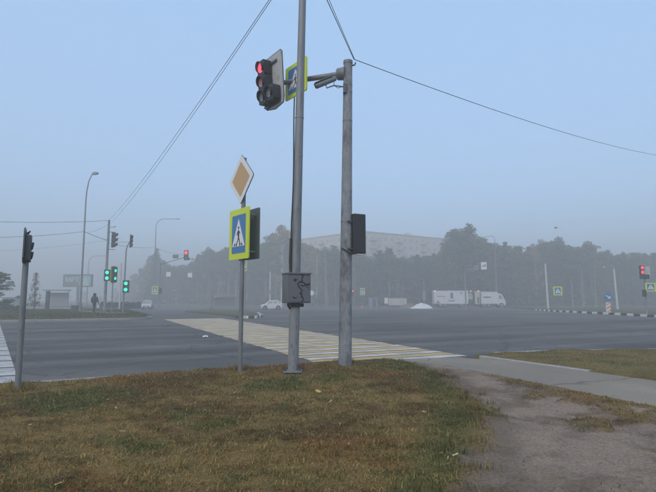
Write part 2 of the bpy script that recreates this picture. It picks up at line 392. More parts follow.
def verge_cols(X, Y, dirt, left, n3):
    a = fbm(X * 0.55 + 5, Y * 0.55, 71); b = fbm(X * 1.7, Y * 1.7 + 9, 77)
    straw = np.array([0.265, 0.174, 0.058]); brown = np.array([0.135, 0.076, 0.026]); green = np.array([0.105, 0.108, 0.027]); rust = np.array([0.28, 0.128, 0.036])
    g = smooth(0.50, 0.64, b * 0.6 + a * 0.4)[..., None]; r_ = smooth(0.55, 0.7, fbm(X * 0.8 + 31, Y * 0.8, 5))[..., None]
    br = smooth(0.44, 0.62, 0.65 * fbm(X * 0.7, Y * 1.1 + 77, 91) + 0.35 * fbm(X * 3.5, Y * 3.5, 93))[..., None]
    c = straw * (1 - br) + brown * br
    c = c * (1 - 0.65 * r_) + rust * 0.65 * r_
    c = c * (1 - g) + green * g
    lg = (smooth(0.45, 0.1, np.abs(X - interp_x(DL, Y) + 0.25)) * 0.75 * left)[..., None]
    lg = np.maximum(lg, (0.45 * (1 - np.asarray(left, float)))[..., None])
    return c * (1 - lg) + green * lg
GS = 0.05
xs = np.arange(-11, 17, GS); ys = np.arange(-2, 16.5, GS); X, Y = np.meshgrid(xs, ys)
s_, t_, left, dirt, Z, keep, nz, n2, n3 = fields(X, Y)
soil = np.array([0.13, 0.088, 0.042]); dcol = np.array([0.275, 0.207, 0.155]); dcol2 = np.array([0.165, 0.12, 0.088])
gcol = verge_cols(X, Y, dirt, left, n3)
k = smooth(0.40, 0.62, 0.6 * fbm(X * 1.1, Y * 1.1, 61) + 0.4 * fbm(X * 4.5, Y * 4.5, 67))[..., None]
dc = dcol * (1 - k) + dcol2 * k
# straw trodden into the trodden earth
strawy = smooth(0.58, 0.72, fbm(X * 4.2, Y * 4.2, 131))[..., None]
dc = dc * (1 - 0.3 * strawy) + np.array([0.2, 0.16, 0.10]) * 0.3 * strawy
rim = (smooth(.25, .6, dirt) * smooth(1.0, .8, dirt * (0.75 + 0.25 * smooth(.0, .7, X - interp_x(DL, Y) + (fbm(X * 2, Y * 2, 88) - .5) * .8))))[..., None]
dc = dc * (1 - .45 * rim) + np.array([0.10, 0.072, 0.05]) * .45 * rim         # damp dark soil at the turf's edge
col = (soil * 0.35 + gcol * 0.65) * (1 - dirt[..., None]) + dc * dirt[..., None]
V = np.stack([X, Y, Z], -1).reshape(-1, 3); COL = col.reshape(-1, 3)
nx, ny = len(xs), len(ys)
q = (np.arange(ny - 1)[:, None] * nx + np.arange(nx - 1)[None, :])
kq = keep[:-1, :-1] & keep[1:, :-1] & keep[:-1, 1:] & keep[1:, 1:]
dq = (dirt[:-1, :-1] + dirt[1:, 1:]) / 2 > 0.5
lq = left[:-1, :-1]
def sub(name, mask):
    i = q[mask]; f = np.stack([i, i + 1, i + 1 + nx, i + nx], -1)
    used = np.unique(f); mp = np.full(len(V), -1); mp[used] = np.arange(len(used))
    o = bpy.data.objects.new(name, np_mesh(name, V[used], mp[f].ravel(), 4, COL[used], M['soil'], True)); C.objects.link(o); return struct(o)
sub('verge', kq & lq & ~dq); sub('dirt_path', kq & lq & dq); sub('corner_verge', kq & ~lq)

# sidewalk, an asphalt strip that drops to the crosswalk
mb = MB(); n_ = 60
yy = np.linspace(13.1, -6.3, n_)
for i, y in enumerate(yy):
    f_ = i / (n_ - 1)
    a = Vector((float(interp_x(SWL, y)), y, 0)); yr = 13.55 + (-5.8 - 13.55) * f_; b = Vector((float(interp_x(SWR, yr)), yr, 0))
    for kx in range(7):
        p = a.lerp(b, kx / 6); tt = p.dot(N)
        z = 0.008 + 0.10 * sstep(10.6, 8.9, tt) if False else 0.008 + 0.095 * (1 - sstep(8.7, 10.5, tt))
        mb.v.append((p.x, p.y, z))
for i in range(n_ - 1):
    for kx in range(6):
        v0 = i * 7 + kx; mb.f.append((v0, v0 + 7, v0 + 8, v0 + 1))
for side in (0, 6):                       # the slab's edges, down into the ground
    k0_ = len(mb.v)
    for i in range(n_): vv = mb.v[i * 7 + side]; mb.v.append((vv[0], vv[1], vv[2] - 0.25))
    for i in range(n_ - 1): mb.f.append((i * 7 + side, (i + 1) * 7 + side, k0_ + i + 1, k0_ + i))
struct(mb.build('sidewalk', M['sidewalk']))

# kerbs: rows of stones
def kerb_row(name, pts, m_list, zt, zb=-0.1, wid=0.15, L=1.0, gap=0.012, jit=0.006, parent_kind='structure'):
    par = bpy.data.objects.new(name, None); C.objects.link(par); struct(par)
    rnd = random.Random(len(pts) * 13 + len(name)); cache = {}
    # resample
    P_ = [Vector(p) for p in pts]; d = [0]
    for a, b in zip(P_, P_[1:]): d.append(d[-1] + (b - a).length)
    def at(x):
        for i in range(len(P_) - 1):
            if x <= d[i + 1] or i == len(P_) - 2: return P_[i].lerp(P_[i + 1], (x - d[i]) / max(1e-6, d[i + 1] - d[i]))
    cnt = int(d[-1] / L)
    for i in range(cnt):
        a, b = at(i * L), at((i + 1) * L - gap); c = (a + b) / 2; dv = b - a
        m_ = m_list[i % len(m_list)]
        if m_.name not in cache: cache[m_.name] = None
        ln = dv.length
        key = (m_.name, round(ln, 1))
        if key not in cache:
            mb_ = MB(); h = zt - zb
            prof = [(-wid / 2, 0), (wid / 2, 0), (wid / 2, h - 0.03), (wid / 2 - 0.025, h), (-wid / 2 + 0.02, h), (-wid / 2, h - 0.02)]
            vs = [(-ln / 2, p[0], p[1]) for p in prof] + [(ln / 2, p[0], p[1]) for p in prof]; n6 = len(prof)
            mb_.add(vs, [tuple(range(n6)), tuple(range(n6, 2 * n6))] + [(j, n6 + j, n6 + (j + 1) % n6, (j + 1) % n6) for j in range(n6)])
            cache[key] = mb_.mesh('kerb_stone', m_)
        o = bpy.data.objects.new('kerb_stone', cache[key]); C.objects.link(o); o.parent = par
        o.location = (c.x, c.y, gz(c.x, c.y) + zb + rnd.uniform(-jit, jit))
        o.rotation_euler = (rnd.uniform(-0.01, 0.01), 0, math.atan2(dv.y, dv.x) + rnd.uniform(-0.008, 0.008))
    return par
kerb_row('near_kerb', [ST(-14, 10.53), ST(5.0, 10.53)], [M['kerb']], 0.095)
kerb_row('corner_kerb', [ST(s, float(right_edge_t(s)) + 0.1) for s in np.linspace(10.2, 23, 14)], [M['kerb']], 0.10)
kerb_row('sidewalk_kerb', [Vector((float(interp_x(SWR, y)) + 0.06, y, 0)) for y in np.linspace(12.9, 9.4, 8)], [M['kerb']], 0.125)

# crosswalk: white and yellow bars across the carriageway
cw = bpy.data.objects.new('crosswalk', None); C.objects.link(cw); struct(cw)
rnd = random.Random(4); t0 = 10.75; i = 0
meshes = {}
while t0 < 38.7:
    white = i % 2 == 0; wd = 0.43 if white else 0.45
    z = 0.006
    nsub = 10; mb = MB()
    s0, s1 = 5.2 + rnd.uniform(-.06, .06), 9.6 + rnd.uniform(-.06, .06)
    key = ('w' if white else 'y') + str(rnd.randint(0, 3))
    a, b, c, d = ST(s0, t0), ST(s1, t0 + rnd.uniform(-.015, .015)), ST(s1, t0 + wd), ST(s0, t0 + wd)
    cc = (a + b + c + d) / 4
    mb.add([(p.x, p.y, gz(p.x, p.y) + z) for p in (a, b, c, d)], [(0, 1, 2, 3)])
    mb.build('white_bar' if white else 'yellow_bar', M['white_paint'] if white else M['yellow_paint'], cw)
    t0 += wd + (0.07 if white else 0.10); i += 1
# old stop line and bars at the left edge
ow = bpy.data.objects.new('old_stop_marking', None); C.objects.link(ow); struct(ow)
mA, mB_ = P(16, 373), P(1.5, 329); tA, sA, tB, sB = mA.dot(N), mA.dot(U), mB_.dot(N), mB_.dot(U)
for t in np.arange(10.8, 36, 1.45):
    sr = sA + (sB - sA) * (t - tA) / (tB - tA)
    mb = MB(); q4 = [ST(sr - 4.5, t), ST(sr, t), ST(sr - 0.19, t + 1.28), ST(sr - 4.7, t + 1.28)]
    mb.add([(p.x, p.y, gz(p.x, p.y) + 0.006) for p in q4], [(0, 1, 2, 3)]); mb.build('white_bar', M['old_paint'], ow)

# far-left verge with kerb, path and island
def poly_sheet(name, pts, m, dz, thick=0.3, kind=True):
    mb = MB(); mb.slab([(p[0], p[1]) for p in pts], lambda x, y: gz(x, y) + dz - thick, lambda x, y: gz(x, y) + dz)
    o = mb.build(name, m); return struct(o) if kind else o
VZ = 0.2
def grid_poly(name, inside, x0, x1, y0, y1, step, zfun, m):
    xs = np.arange(x0, x1, step); ys = np.arange(y0, y1, step); X, Y = np.meshgrid(xs, ys)
    k = inside(X, Y); Z = zfun(X, Y); v = np.stack([X, Y, Z], -1).reshape(-1, 3); nx = len(xs); ny = len(ys)
    q = (np.arange(ny - 1)[:, None] * nx + np.arange(nx - 1)[None, :])
    kq = k[:-1, :-1] & k[1:, :-1] & k[:-1, 1:] & k[1:, 1:]; i = q[kq]
    f = np.stack([i, i + 1, i + 1 + nx, i + nx], -1)
    used = np.unique(f); mp = np.full(len(v), -1); mp[used] = np.arange(len(used))
    o = bpy.data.objects.new(name, np_mesh(name, v[used], mp[f].ravel(), 4, None, m, True)); C.objects.link(o); return struct(o)
gznp = lambda X, Y: -0.38 * smooth(42, 105, Y)
def left_inside(X, Y):
    s = X * U.x + Y * U.y; t = X * N.x + Y * N.y
    corner = np.where(s > 2.4, (s - 2.4) ** 2 / 2.5, 0)
    return (t > 39.08 + corner) & (s < 4.6)
def left_z(X, Y):
    s = X * U.x + Y * U.y; t = X * N.x + Y * N.y
    return gznp(X, Y) + 0.125 + 0.085 * smooth(39, 42, t) + (fbm(X * .3, Y * .3, 8) - .5) * .08
grid_poly('opposite_verge', left_inside, -110, -5, 10, 112, 0.5, left_z, M['turf'])
kp = [ST(s, 39.05) for s in np.arange(-45, 2.4, 3)] + [ST(2.4 + 2.2 * math.sin(a), 39.05 + 2.2 * (1 - math.cos(a))) for a in np.linspace(0, R(90), 7)] + [ST(4.65, t) for t in (44, 50, 58, 70)]
kerb_row('opposite_kerb', kp, [M['kerb']], 0.15)
def left_h(x, y): return float(left_z(np.array([x]), np.array([y]))[0])
def PL(px, py):                 # on the opposite verge
    r = ray(px, py); z = 0.2
    for _ in range(15):
        t = (z - CAMZ) / r.z; x, y = r.x * t, r.y * t; z = left_h(x, y)
    return Vector((x, y, z))
pa = [PL(-40, 308.8), PL(20, 308.6), PL(60, 308.8), PL(84, 312.5), PL(125, 313.8), PL(127, 312.9), PL(92, 311.2), PL(66, 307.9), PL(20, 307.4), PL(-40, 307.6)]
mb = MB(); mb.slab([(p.x, p.y) for p in pa], lambda x, y: left_h(x, y) - 0.2, lambda x, y: left_h(x, y) + 0.05); struct(mb.build('footpath', M['sidewalk']))
# traffic island in the far junction
isl = [P(185, 312.2), P(212, 309.8), P(240, 310.4), P(258, 314.2), P(262, 317.2), P(254, 318.6), P(243, 318.3), P(222, 315.2)]
poly_sheet('traffic_island', isl, M['turf'], 0.11)
kerb_row('island_kerb', [isl[6] + Vector((-.6, .1, 0)), isl[6], isl[5], isl[4], isl[3]], [M['kerb_black'], M['kerb_white']], 0.2, L=0.62, wid=0.22)
# right island with striped kerb
kr = [P(536, 310.6), P(552, 311.6), P(575, 312.9), P(605, 314.4), P(632, 315.9), P(656, 317.4), P(700, 320.5), P(760, 325)]
poly_sheet('right_island', [kr[0] + Vector((2, 3, 0))] + kr[1:] + [Vector((60, 26, 0)), Vector((95, 80, 0)), Vector((80, 118, 0)), Vector((40, 118, 0))], M['turf'], 0.12)
kerb_row('striped_kerb', kr, [M['kerb_white'], M['kerb_black']], 0.2, L=1.0, wid=0.2)

# ================================================================== GRASS (uncountable: one object for each stretch)
rg = np.random.default_rng(5)
def blades(name, X, Y, Z, L, Wd, tilt, col, label, cat='grass'):
    n = len(X); az = rg.uniform(0, 2 * np.pi, n)
    dx, dy = np.cos(az), np.sin(az); sx, sy = -dy, dx
    base = np.stack([X, Y, Z - 0.008], -1); side = np.stack([sx, sy, np.zeros(n)], -1) * (Wd / 2)[:, None]
    t1 = tilt * 0.7; t2 = np.minimum(tilt * 1.25, 1.65)
    d1 = np.stack([dx * np.sin(t1), dy * np.sin(t1), np.cos(t1)], -1); d2 = np.stack([dx * np.sin(t2), dy * np.sin(t2), np.cos(t2)], -1)
    mid = base + d1 * (L * 0.5)[:, None]; tip = mid + d2 * (L * 0.5)[:, None]
    v = np.stack([base - side, base + side, mid + side * 0.8, mid - side * 0.8, tip], 1).reshape(-1, 3)
    k = (np.arange(n) * 5)[:, None]
    # triangles only, so one loop count fits every face
    f = (k + np.array([[0, 1, 2, 0, 2, 3, 3, 2, 4]])).ravel()
    cols = np.repeat(col, 5, axis=0)
    me = np_mesh(name, v, f, 3, cols, M['grass'])
    o = bpy.data.objects.new(name, me); C.objects.link(o); return tag(o, label, cat, kind='stuff')
def grass_cols(X, Y, base, n, jit=0.35):
    j = np.exp(rg.normal(0, jit, n))[:, None]; hue = rg.normal(0, 0.10, (n, 3)) + 1
    return np.clip(base * j * hue, 0.008, 0.5)
def near_grass(name, n, right, label):
    # sample in polar-ish space so nearer ground gets more blades
    if not right:
        y = 2.4 + (13.2 - 2.4) * rg.random(n * 4) ** 1.25; x = (rg.random(n * 4) * 2 - 1) * (y * 0.74 + 1.3)
    else:
        y = rg.uniform(3, 16.5, n * 3); x = rg.uniform(3, 15, n * 3)
    s, t, lf, dirt, z, keep, a, b, c = fields(x, y)
    clump = smooth(.28, .6, fbm(x * 6, y * 6, 48, 2)) * .55 + .45
    ok = keep & (lf != right) & (rg.random(len(x)) > dirt * 0.985) & (rg.random(len(x)) < clump)
    if not right: ok &= (t < 10.47) & (x < interp_x(SWL, y) + 0.02)
    else: ok &= (t < right_edge_t(s) - 0.02) & (x > interp_x(SWR, y) + 0.1) & (x < y * 0.9)
    idx = np.nonzero(ok)[0][:n]; x, y, z, dirt = x[idx], y[idx], z[idx], dirt[idx]; m = len(x)
    base = verge_cols(x, y, dirt, np.full(m, not right), None)
    gness = np.clip((base[:, 1] - base[:, 0]) / 0.03 + 0.5, 0, 1)
    mixg = rg.random(m) < 0.14                                     # stray green blades in the straw
    base[mixg] = np.array([0.11, 0.12, 0.03])
    straw = rg.random(m) < 0.16; base[straw] = np.array([0.36, 0.25, 0.09])
    tall = 0.5 * fbm(x * 1.4, y * 1.4, 44) + 0.5 * smooth(.3, .75, fbm(x * 7, y * 7, 46, 2))
    L = (0.02 + 0.055 * rg.random(m) ** 1.5) * (0.45 + 1.1 * tall) * (1 + 0.3 * gness)
    tilt = np.clip(rg.normal(1.2, 0.3, m) - 0.25 * gness, 0.05, 1.52)
    Wd = (0.003 + 0.003 * rg.random(m)) * (0.75 + y / 12)
    return blades(name, x, y, z, L, Wd, tilt, grass_cols(x, y, base, m), label)
near_grass('verge_grass', 480000, False, 'short dry straw and green grass covering the near verge')
near_grass('corner_grass', 45000, True, 'short grass on the corner verge right of the sidewalk')
def tufts():
    spots = [(PVq, .13, 90) for PVq in ((293, 372), (345, 364.5), (240, 371.5), (17.5, 389.5))]
    X_, Y_, L_ = [], [], []
    for (px, py), rr, n in spots:
        p = P(px, py, .16)
        a = rg.uniform(0, 6.28, n * 3); q_ = rr * (0.75 + 1.1 * rg.random(n * 3)); X_.append(p.x + q_ * np.cos(a)); Y_.append(p.y + q_ * np.sin(a)); L_.append(.07 + .12 * rg.random(n * 3))
    yk = rg.uniform(3.2, 11.5, 90)                      # ragged tufts along the edge of the trodden earth
    for y in yk:
        x = float(interp_x(DL, y)) + rg.normal(-.05, .18); n = int(rg.integers(12, 40)); X_.append(x + rg.normal(0, .045, n)); Y_.append(y + rg.normal(0, .045, n)); L_.append(.05 + .08 * rg.random(n))
    for k in range(160):
        y = rg.uniform(3, 11); x = rg.uniform(-y * .75, interp_x(DL, y) - .2); n = int(rg.integers(10, 30)); X_.append(x + rg.normal(0, .04, n)); Y_.append(y + rg.normal(0, .04, n)); L_.append(.04 + .07 * rg.random(n))
    x, y, L = np.concatenate(X_), np.concatenate(Y_), np.concatenate(L_); s, t, lf, dirt, z, keep, a, b, c = fields(x, y); k = keep & (t < 10.45); x, y, z, L = x[k], y[k], z[k], L[k]; m = len(x)
    base = verge_cols(x, y, None, np.full(m, True), None); gr = rg.random(m) < .4; base[gr] = np.array([.085, .10, .03])
    blades('grass_tufts', x, y, z, L, np.full(m, .006), np.clip(rg.normal(.55, .3, m), .05, 1.3), grass_cols(x, y, base, m), 'taller grass tufts at the post feet and along the dirt path')
tufts()
def pebbles(n):
    y = rg.uniform(2.6, 12, n * 4); x = rg.uniform(0.5, 7, n * 4); s, t, lf, dirt, z, keep, a, b, c = fields(x, y); k = np.nonzero(keep & lf & (dirt > .6) & (x < interp_x(SWL, y) - .05))[0][:n]; x, y, z = x[k], y[k], z[k]; m = len(x)
    r_ = .003 + .011 * rg.random(m) ** 3; ang = rg.uniform(0, 6.28, m)
    o6 = np.array([[1, 0, 0], [0, .8, 0], [-1, 0, 0], [0, -.8, 0], [.1, .1, .65], [0, 0, -.6]]); v = o6[None] * (r_[:, None, None] * rg.uniform(.7, 1.3, (m, 6, 1)))
    ca, sa = np.cos(ang)[:, None], np.sin(ang)[:, None]; vx = v[..., 0] * ca - v[..., 1] * sa; vy = v[..., 0] * sa + v[..., 1] * ca
    V_ = np.stack([vx + x[:, None], vy + y[:, None], v[..., 2] + z[:, None]], -1).reshape(-1, 3); fb_ = np.array([0, 1, 4, 1, 2, 4, 2, 3, 4, 3, 0, 4, 1, 0, 5, 2, 1, 5, 3, 2, 5, 0, 3, 5])
    f = (np.arange(m)[:, None] * 6 + fb_[None]).ravel(); g_ = rg.uniform(.6, 1.4, m)[:, None]; c_ = np.repeat(np.array([.22, .19, .16]) * g_, 6, 0)
    o = bpy.data.objects.new('pebbles', np_mesh('pebbles', V_, f, 3, c_, M['soil'])); C.objects.link(o); tag(o, 'small loose stones scattered on the dirt path', 'pebbles', kind='stuff')
pebbles(2600)
def ground_leaves(name, n, size, zlift, palette, green_only, label, cat, flat):
    y = 2.8 + 8.5 * rg.random(n * 6) ** 1.3; x = (rg.random(n * 6) * 2 - 1) * (y * .72 + .8)
    s, t, lf, dirt, z, keep, a, b, c = fields(x, y); ok = keep & lf & (t < 10.4) & (dirt < .5)
    if green_only:                                   # weeds gather in colonies
        ok &= fbm(x * 1.9, y * 1.9, 140) > .56
    k = np.nonzero(ok)[0][:n]; x, y, z = x[k], y[k], z[k]; m = len(x); az = rg.uniform(0, 6.28, m); sz = size * rg.uniform(.5, 1.3, m)
    tl = rg.normal(0, flat, (m, 2)); d = np.stack([np.cos(az), np.sin(az), tl[:, 0]], -1) * sz[:, None]; e = np.stack([-np.sin(az), np.cos(az), tl[:, 1]], -1) * (sz * .62)[:, None]
    p = np.stack([x, y, z + zlift * rg.uniform(.4, 1.2, m)], -1); up = np.array([0, 0, 1.0])[None] * (sz * .18)[:, None]
    v = np.stack([p - d, p - d * .2 - e + up, p + d * .55 - e * .7 + up, p + d, p + d * .55 + e * .7 + up, p - d * .2 + e + up], 1).reshape(-1, 3)
    f = ((np.arange(m) * 6)[:, None] + np.array([[0, 1, 2, 0, 2, 3, 0, 3, 4, 0, 4, 5]])).ravel()
    pal = np.array(palette)[rg.integers(0, len(palette), m)] * rg.uniform(.6, 1.3, (m, 1))
    o = bpy.data.objects.new(name, np_mesh(name, v, f, 3, np.repeat(pal, 6, 0), M['grass'])); C.objects.link(o); tag(o, label, cat, kind='stuff')
ground_leaves('weeds', 5200, .014, .022, [(.07, .10, .026), (.09, .115, .03), (.06, .085, .024)], True, 'low broad-leaved weeds growing through the near grass', 'weeds', .25)
ground_leaves('leaf_litter', 240, .017, .03, [(.30, .17, .07), (.42, .27, .09), (.16, .09, .045), (.36, .30, .20)], False, 'tiny dry leaf scraps strewn over the near grass', 'leaves', .4)
def far_grass(name, n, xr, yr, inside, zf, label, L0=0.12):
    x = rg.uniform(*xr, n); y = rg.uniform(*yr, n); k = inside(x, y); x, y = x[k], y[k]; m = len(x)
    a = fbm(x * .35, y * .35, 12)[:, None]
    base = np.array([0.13, 0.115, 0.05]) * (1 - a) + np.array([0.07, 0.085, 0.035]) * a
    return blades(name, x, y, zf(x, y), L0 * (0.5 + rg.random(m)), np.full(m, 0.03), np.clip(rg.normal(.8, .35, m), .05, 1.5), grass_cols(x, y, base, m), label)
far_grass('opposite_grass', 90000, (-42, -12), (24, 66), lambda X, Y: left_inside(X, Y) & ((X * N.x + Y * N.y) > 39.25), left_z, 'grass on the verge across the carriageway')

# ================================================================== SIGN AND SIGNAL BUILDERS
FIG = [
    [(-.005, .175), (.03, .16), (.05, .05), (.045, -.03), (.0, -.04), (-.035, .03), (-.04, .12)],          # torso
    [(-.005, -.03), (.04, -.03), (.085, -.13), (.10, -.22), (.07, -.225), (.05, -.14)],                    # leg
    [(.0, -.02), (.035, -.04), (-.02, -.14), (-.085, -.215), (-.11, -.20), (-.05, -.12)],                  # leg
    [(-.03, .12), (-.04, .09), (-.085, .02), (-.10, .035), (-.06, .11)],                                   # arm
    [(.03, .13), (.045, .10), (.09, .06), (.105, .075), (.055, .135)],                                     # arm
]
def sign_face(par, w_, h_, y0, cx=0.0, cz=0.0, flip=False, tri=True):
    """pedestrian-crossing sign face on a yellow-green panel whose front is the plane y = y0 (facing -Y, or +Y when flipped)"""
    d = 1 if not flip else -1
    def lay(name, m, polys, k):
        mb = MB()
        for p in polys:
            pp = [(x * d + cx, z + cz) for x, z in p]
            if flip: pp = pp[::-1]
            mb.prism(pp, y0 - d * (0.003 * k + 0.0005), y0 - d * (0.003 * k - 0.0022))
        return mb.build(name, m, par)
    s = min(w_, h_); bw, bh = w_ * 0.70, h_ * 0.76
    lay('blue_panel', M['blue'], [rrect(bw, bh, 0.03 * s)], 1)
    tw = bw * 0.46; z0 = -bh * 0.32; z1 = bh * 0.40
    lay('white_triangle', M['white'], [[(-tw, z0), (tw, z0), (0.0, z1)]], 2)
    sc = bh * 0.98; polys = [[(x * sc, (z - .06) * sc) for x, z in p] for p in FIG]
    polys.append([(x * 1 + .012 * sc, z) for x, z in disc(0.035 * sc, 10, (0, 0.165 * sc))])
    for q_ in (-.27, -.14, .11, .24):
        polys.append([(q_ * sc * bw / bh * 1.1 - .03 * sc, z0 + .015 * sc), (q_ * sc * bw / bh * 1.1 + .035 * sc, z0 + .015 * sc), (q_ * sc * bw / bh * 0.95 + .03 * sc, z0 + .085 * sc), (q_ * sc * bw / bh * 0.95 - .012 * sc, z0 + .085 * sc)])
    lay('walking_figure', M['ink'], polys, 3)['kind'] = 'stuff'
def ped_sign(name, label, loc, rz, size=0.9, post_h=2.6, post_r=0.04, group=None, cat='road sign', hgt=None, post=True, post_mat=None):
    t = thing(name, label, cat, loc, rz, group); h_ = hgt or size
    MB().prism(rrect(size, h_, 0.04), -0.06, -0.03, (0, post_h)).build('sign_panel', M['lime'], t, 0)
    sign_face(t, size, h_, -0.06, 0, post_h)
    if post: MB().tube([(0, 0, -0.1), (0, 0, post_h + h_ * 0.45)], post_r, 10).build('post', post_mat or M['galv_light'], t)
    for q_ in (.25, -.25): MB().box((0, -0.02, post_h + h_ * q_), (size * .6, 0.03, 0.04)).build('bracket', M['galv_light'], t)
    return t
def visor(cx, cz, y0, r, L, n=16):
    """open-bottomed sun hood in front of a lens, projecting along -Y"""
    mb = MB(); th = 0.006; a0, a1 = R(-50), R(230)
    for i in range(n + 1):
        a = a0 + (a1 - a0) * i / n; ln = L * (0.45 + 0.55 * max(0, math.sin((a - a0) / (a1 - a0) * math.pi)))
        for rr in (r, r - th):
            for yy in (y0, y0 - ln): mb.v.append((cx + rr * math.cos(a), yy, cz + rr * math.sin(a)))
    for i in range(n):
        p, q_ = i * 4, (i + 1) * 4
        mb.f += [(p, q_, q_ + 1, p + 1), (p + 2, p + 3, q_ + 3, q_ + 2), (p + 1, q_ + 1, q_ + 3, p + 3)]
    return mb
def signal_head(par, cx, cz, lenses, r=0.1, depth=0.16, cy=0.0, cols=1, extra=None, vis=0.2):
    """stack of sections, front towards -Y; lenses = materials from the top down"""
    k = r * 2.95; n = len(lenses)
    for i, lm in enumerate(lenses):
        z = cz + (n - 1 - 2 * i) * k / 2
        hs = MB().prism(rrect(r * 2.6, k * 0.985, r * 0.35), cy - depth / 2, cy + depth / 2, (cx, z)).build('signal_section', M['black'], par)
        visor(cx, z, cy - depth / 2 + 0.002, r * 1.12, vis).build('visor', M['black'], hs)
        ln = MB(); ln.prism(disc(r, 20), cy - depth / 2 - 0.014, cy - depth / 2 + 0.004, (cx, z)).build('lens', lm, hs)
    if extra:
        ex, row, lm = extra; z = cz + (n - 1 - 2 * row) * k / 2
        hs = MB().prism(rrect(r * 2.6, k * 0.985, r * 0.35), cy - depth / 2, cy + depth / 2, (ex, z)).build('signal_section', M['black'], par)
        visor(ex, z, cy - depth / 2 + 0.002, r * 1.12, vis).build('visor', M['black'], hs)
        MB().prism(disc(r, 20), cy - depth / 2 - 0.014, cy - depth / 2 + 0.004, (ex, z)).build('lens', lm, hs)
def arc(c, r, a0, a1, n, plane='xz', y=0.0):
    return [(c[0] + r * math.cos(R(a0 + (a1 - a0) * i / n)), y, c[1] + r * math.sin(R(a0 + (a1 - a0) * i / n))) for i in range(n + 1)]

def vh(x, y): return float(fields(np.array([x]), np.array([y]))[4][0])
def PV(px, py):                 # on the near verge
    r = ray(px, py); z = 0.15
    for _ in range(20):
        t = (z - CAMZ) / r.z; x, y = r.x * t, r.y * t; z = vh(x, y)
    return Vector((x, y, z))

# ================================================================== NEAR POSTS
# --- tall steel signal mast with cabinet
b = PV(293, 372); D1 = b.y
t = thing('steel_mast', 'tall grey steel mast carrying a graffitied control cabinet, leaving the top of the frame', 'pole', b)
top = PY(304, -60, D1) - b
def mast_at(z): return Vector((top.x * z / top.z, 0, z))
zb_ = ZH(306, D1) - b.z
MB().tube([mast_at(-0.2), mast_at(zb_ + .3)], [0.102, 0.100], 24).build('lower_tube', M['galv_light'], t)
MB().tube([mast_at(zb_ + .2), mast_at(zb_ + .62)] + [mast_at(z) for z in np.linspace(zb_ + .7, top.z, 6)], [0.098, 0.096] + list(np.linspace(0.094, 0.070, 6)), 24).build('upper_tube', M['galv'], t)
for zz in (ZH(118, D1) - b.z, ZH(156, D1) - b.z): MB().tube([mast_at(zz - .012), mast_at(zz + .012)], 0.09, 24).build('band', M['galv_light'], t)
MB().box((0, 0, 0.02), (0.34, 0.34, 0.03)).build('base_plate', M['galv'], t, 0.005)
for sx in (-1, 1):
    for sy in (-1, 1): MB().tube([(sx * .135, sy * .135, 0.03), (sx * .135, sy * .135, 0.085)], 0.014, 8).tube([(sx * .135, sy * .135, 0.036), (sx * .135, sy * .135, 0.058)], 0.024, 6).build('anchor_bolt', M['darkgrey'], t)
# control cabinet, strapped in front of the mast
zc0, zc1 = ZH(303, D1) - b.z, ZH(274.5, D1) - b.z; ch = zc1 - zc0; zc = (zc0 + zc1) / 2
cr = Matrix.Translation(mast_at(zc) + Vector((0.01, 0, 0))) @ Matrix.Rotation(R(24), 4, 'Z')
cab = MB().prism(rrect(0.47, ch, 0.015), -0.20, 0.13, mtx=cr).build('control_cabinet', M['box_grey'], t, 0.008)
dr = MB().prism(rrect(0.43, ch - 0.05, 0.012), -0.212, -0.199, mtx=cr).build('cabinet_door', M['box_grey'], cab, 0.004)
MB().prism(rrect(0.49, 0.03, 0.008), -0.225, 0.14, (0, ch / 2 + .012), mtx=cr).build('cabinet_roof', M['box_grey'], cab, 0.004)
MB().prism(disc(0.016, 10), -0.225, -0.205, (0.185, 0.02), mtx=cr).build('door_lock', M['darkgrey'], cab)
def ribbon(mb, pts, wd, y, mtx):
    for (x0, z0), (x1, z1) in zip(pts, pts[1:]):
        d = Vector((x1 - x0, z1 - z0)); l = max(1e-5, d.length); nx_, nz_ = -d.y / l * wd, d.x / l * wd; ex, ez = d.x / l * wd * .6, d.y / l * wd * .6
        mb.prism([(x0 - nx_ - ex, z0 - nz_ - ez), (x1 - nx_ + ex, z1 - nz_ + ez), (x1 + nx_ + ex, z1 + nz_ + ez), (x0 + nx_ - ex, z0 + nz_ - ez)], y, y + 0.0008, mtx=mtx)
gm = MB(); h2 = ch / 2; yk = -0.214
for st in ([(.045, .98), (.075, .84), (.045, .7), (.06, .55)], [(-.09, .66), (-.105, .55), (-.07, .5)], [(-.11, .6), (-.05, .62)],
           [(.06, .52), (.0, .46), (-.035, .3), (-.01, .1), (.03, -.05), (.06, -.12)], [(.0, .46), (.08, .42), (.13, .3), (.09, .18), (.02, .22)],
           [(.1, .34), (.16, .28), (.2, .36)], [(.14, .12), (.18, .3), (.215, .26)], [(.05, -.1), (.02, -.35), (.05, -.5), (.03, -.62)],
           [(.05, -.5), (.08, -.7), (.05, -.92)], [(-.13, -.55), (-.1, -.68), (-.06, -.62)], [(.0, -.3), (.06, -.36)]):
    ribbon(gm, [(x, z * h2) for x, z in st], 0.0105, yk - 0.0004 * len(st), cr)
gm.build('graffiti', M['ink'], dr)['kind'] = 'stuff'
cpts = [mast_at(zc1 + .02) + Vector((-.09, -.06, 0)), mast_at(zc1 + .25) + Vector((-.105, -.06, 0)), mast_at(zc1 + .7) + Vector((-.10, -.05, 0))]
MB().tube(cpts, 0.028, 10).build('conduit', M['cable'], t)
cp2 = [mast_at(zc1 + .65) + Vector((-.10, -.05, 0))] + [mast_at(z) + Vector((-.10 + .012 * math.sin(z * 2.1), -.03, 0)) for z in np.linspace(zc1 + 1.0, ZH(98, D1) - b.z, 12)]
MB().tube(cp2, 0.013, 8).build('cable', M['cable'], t)
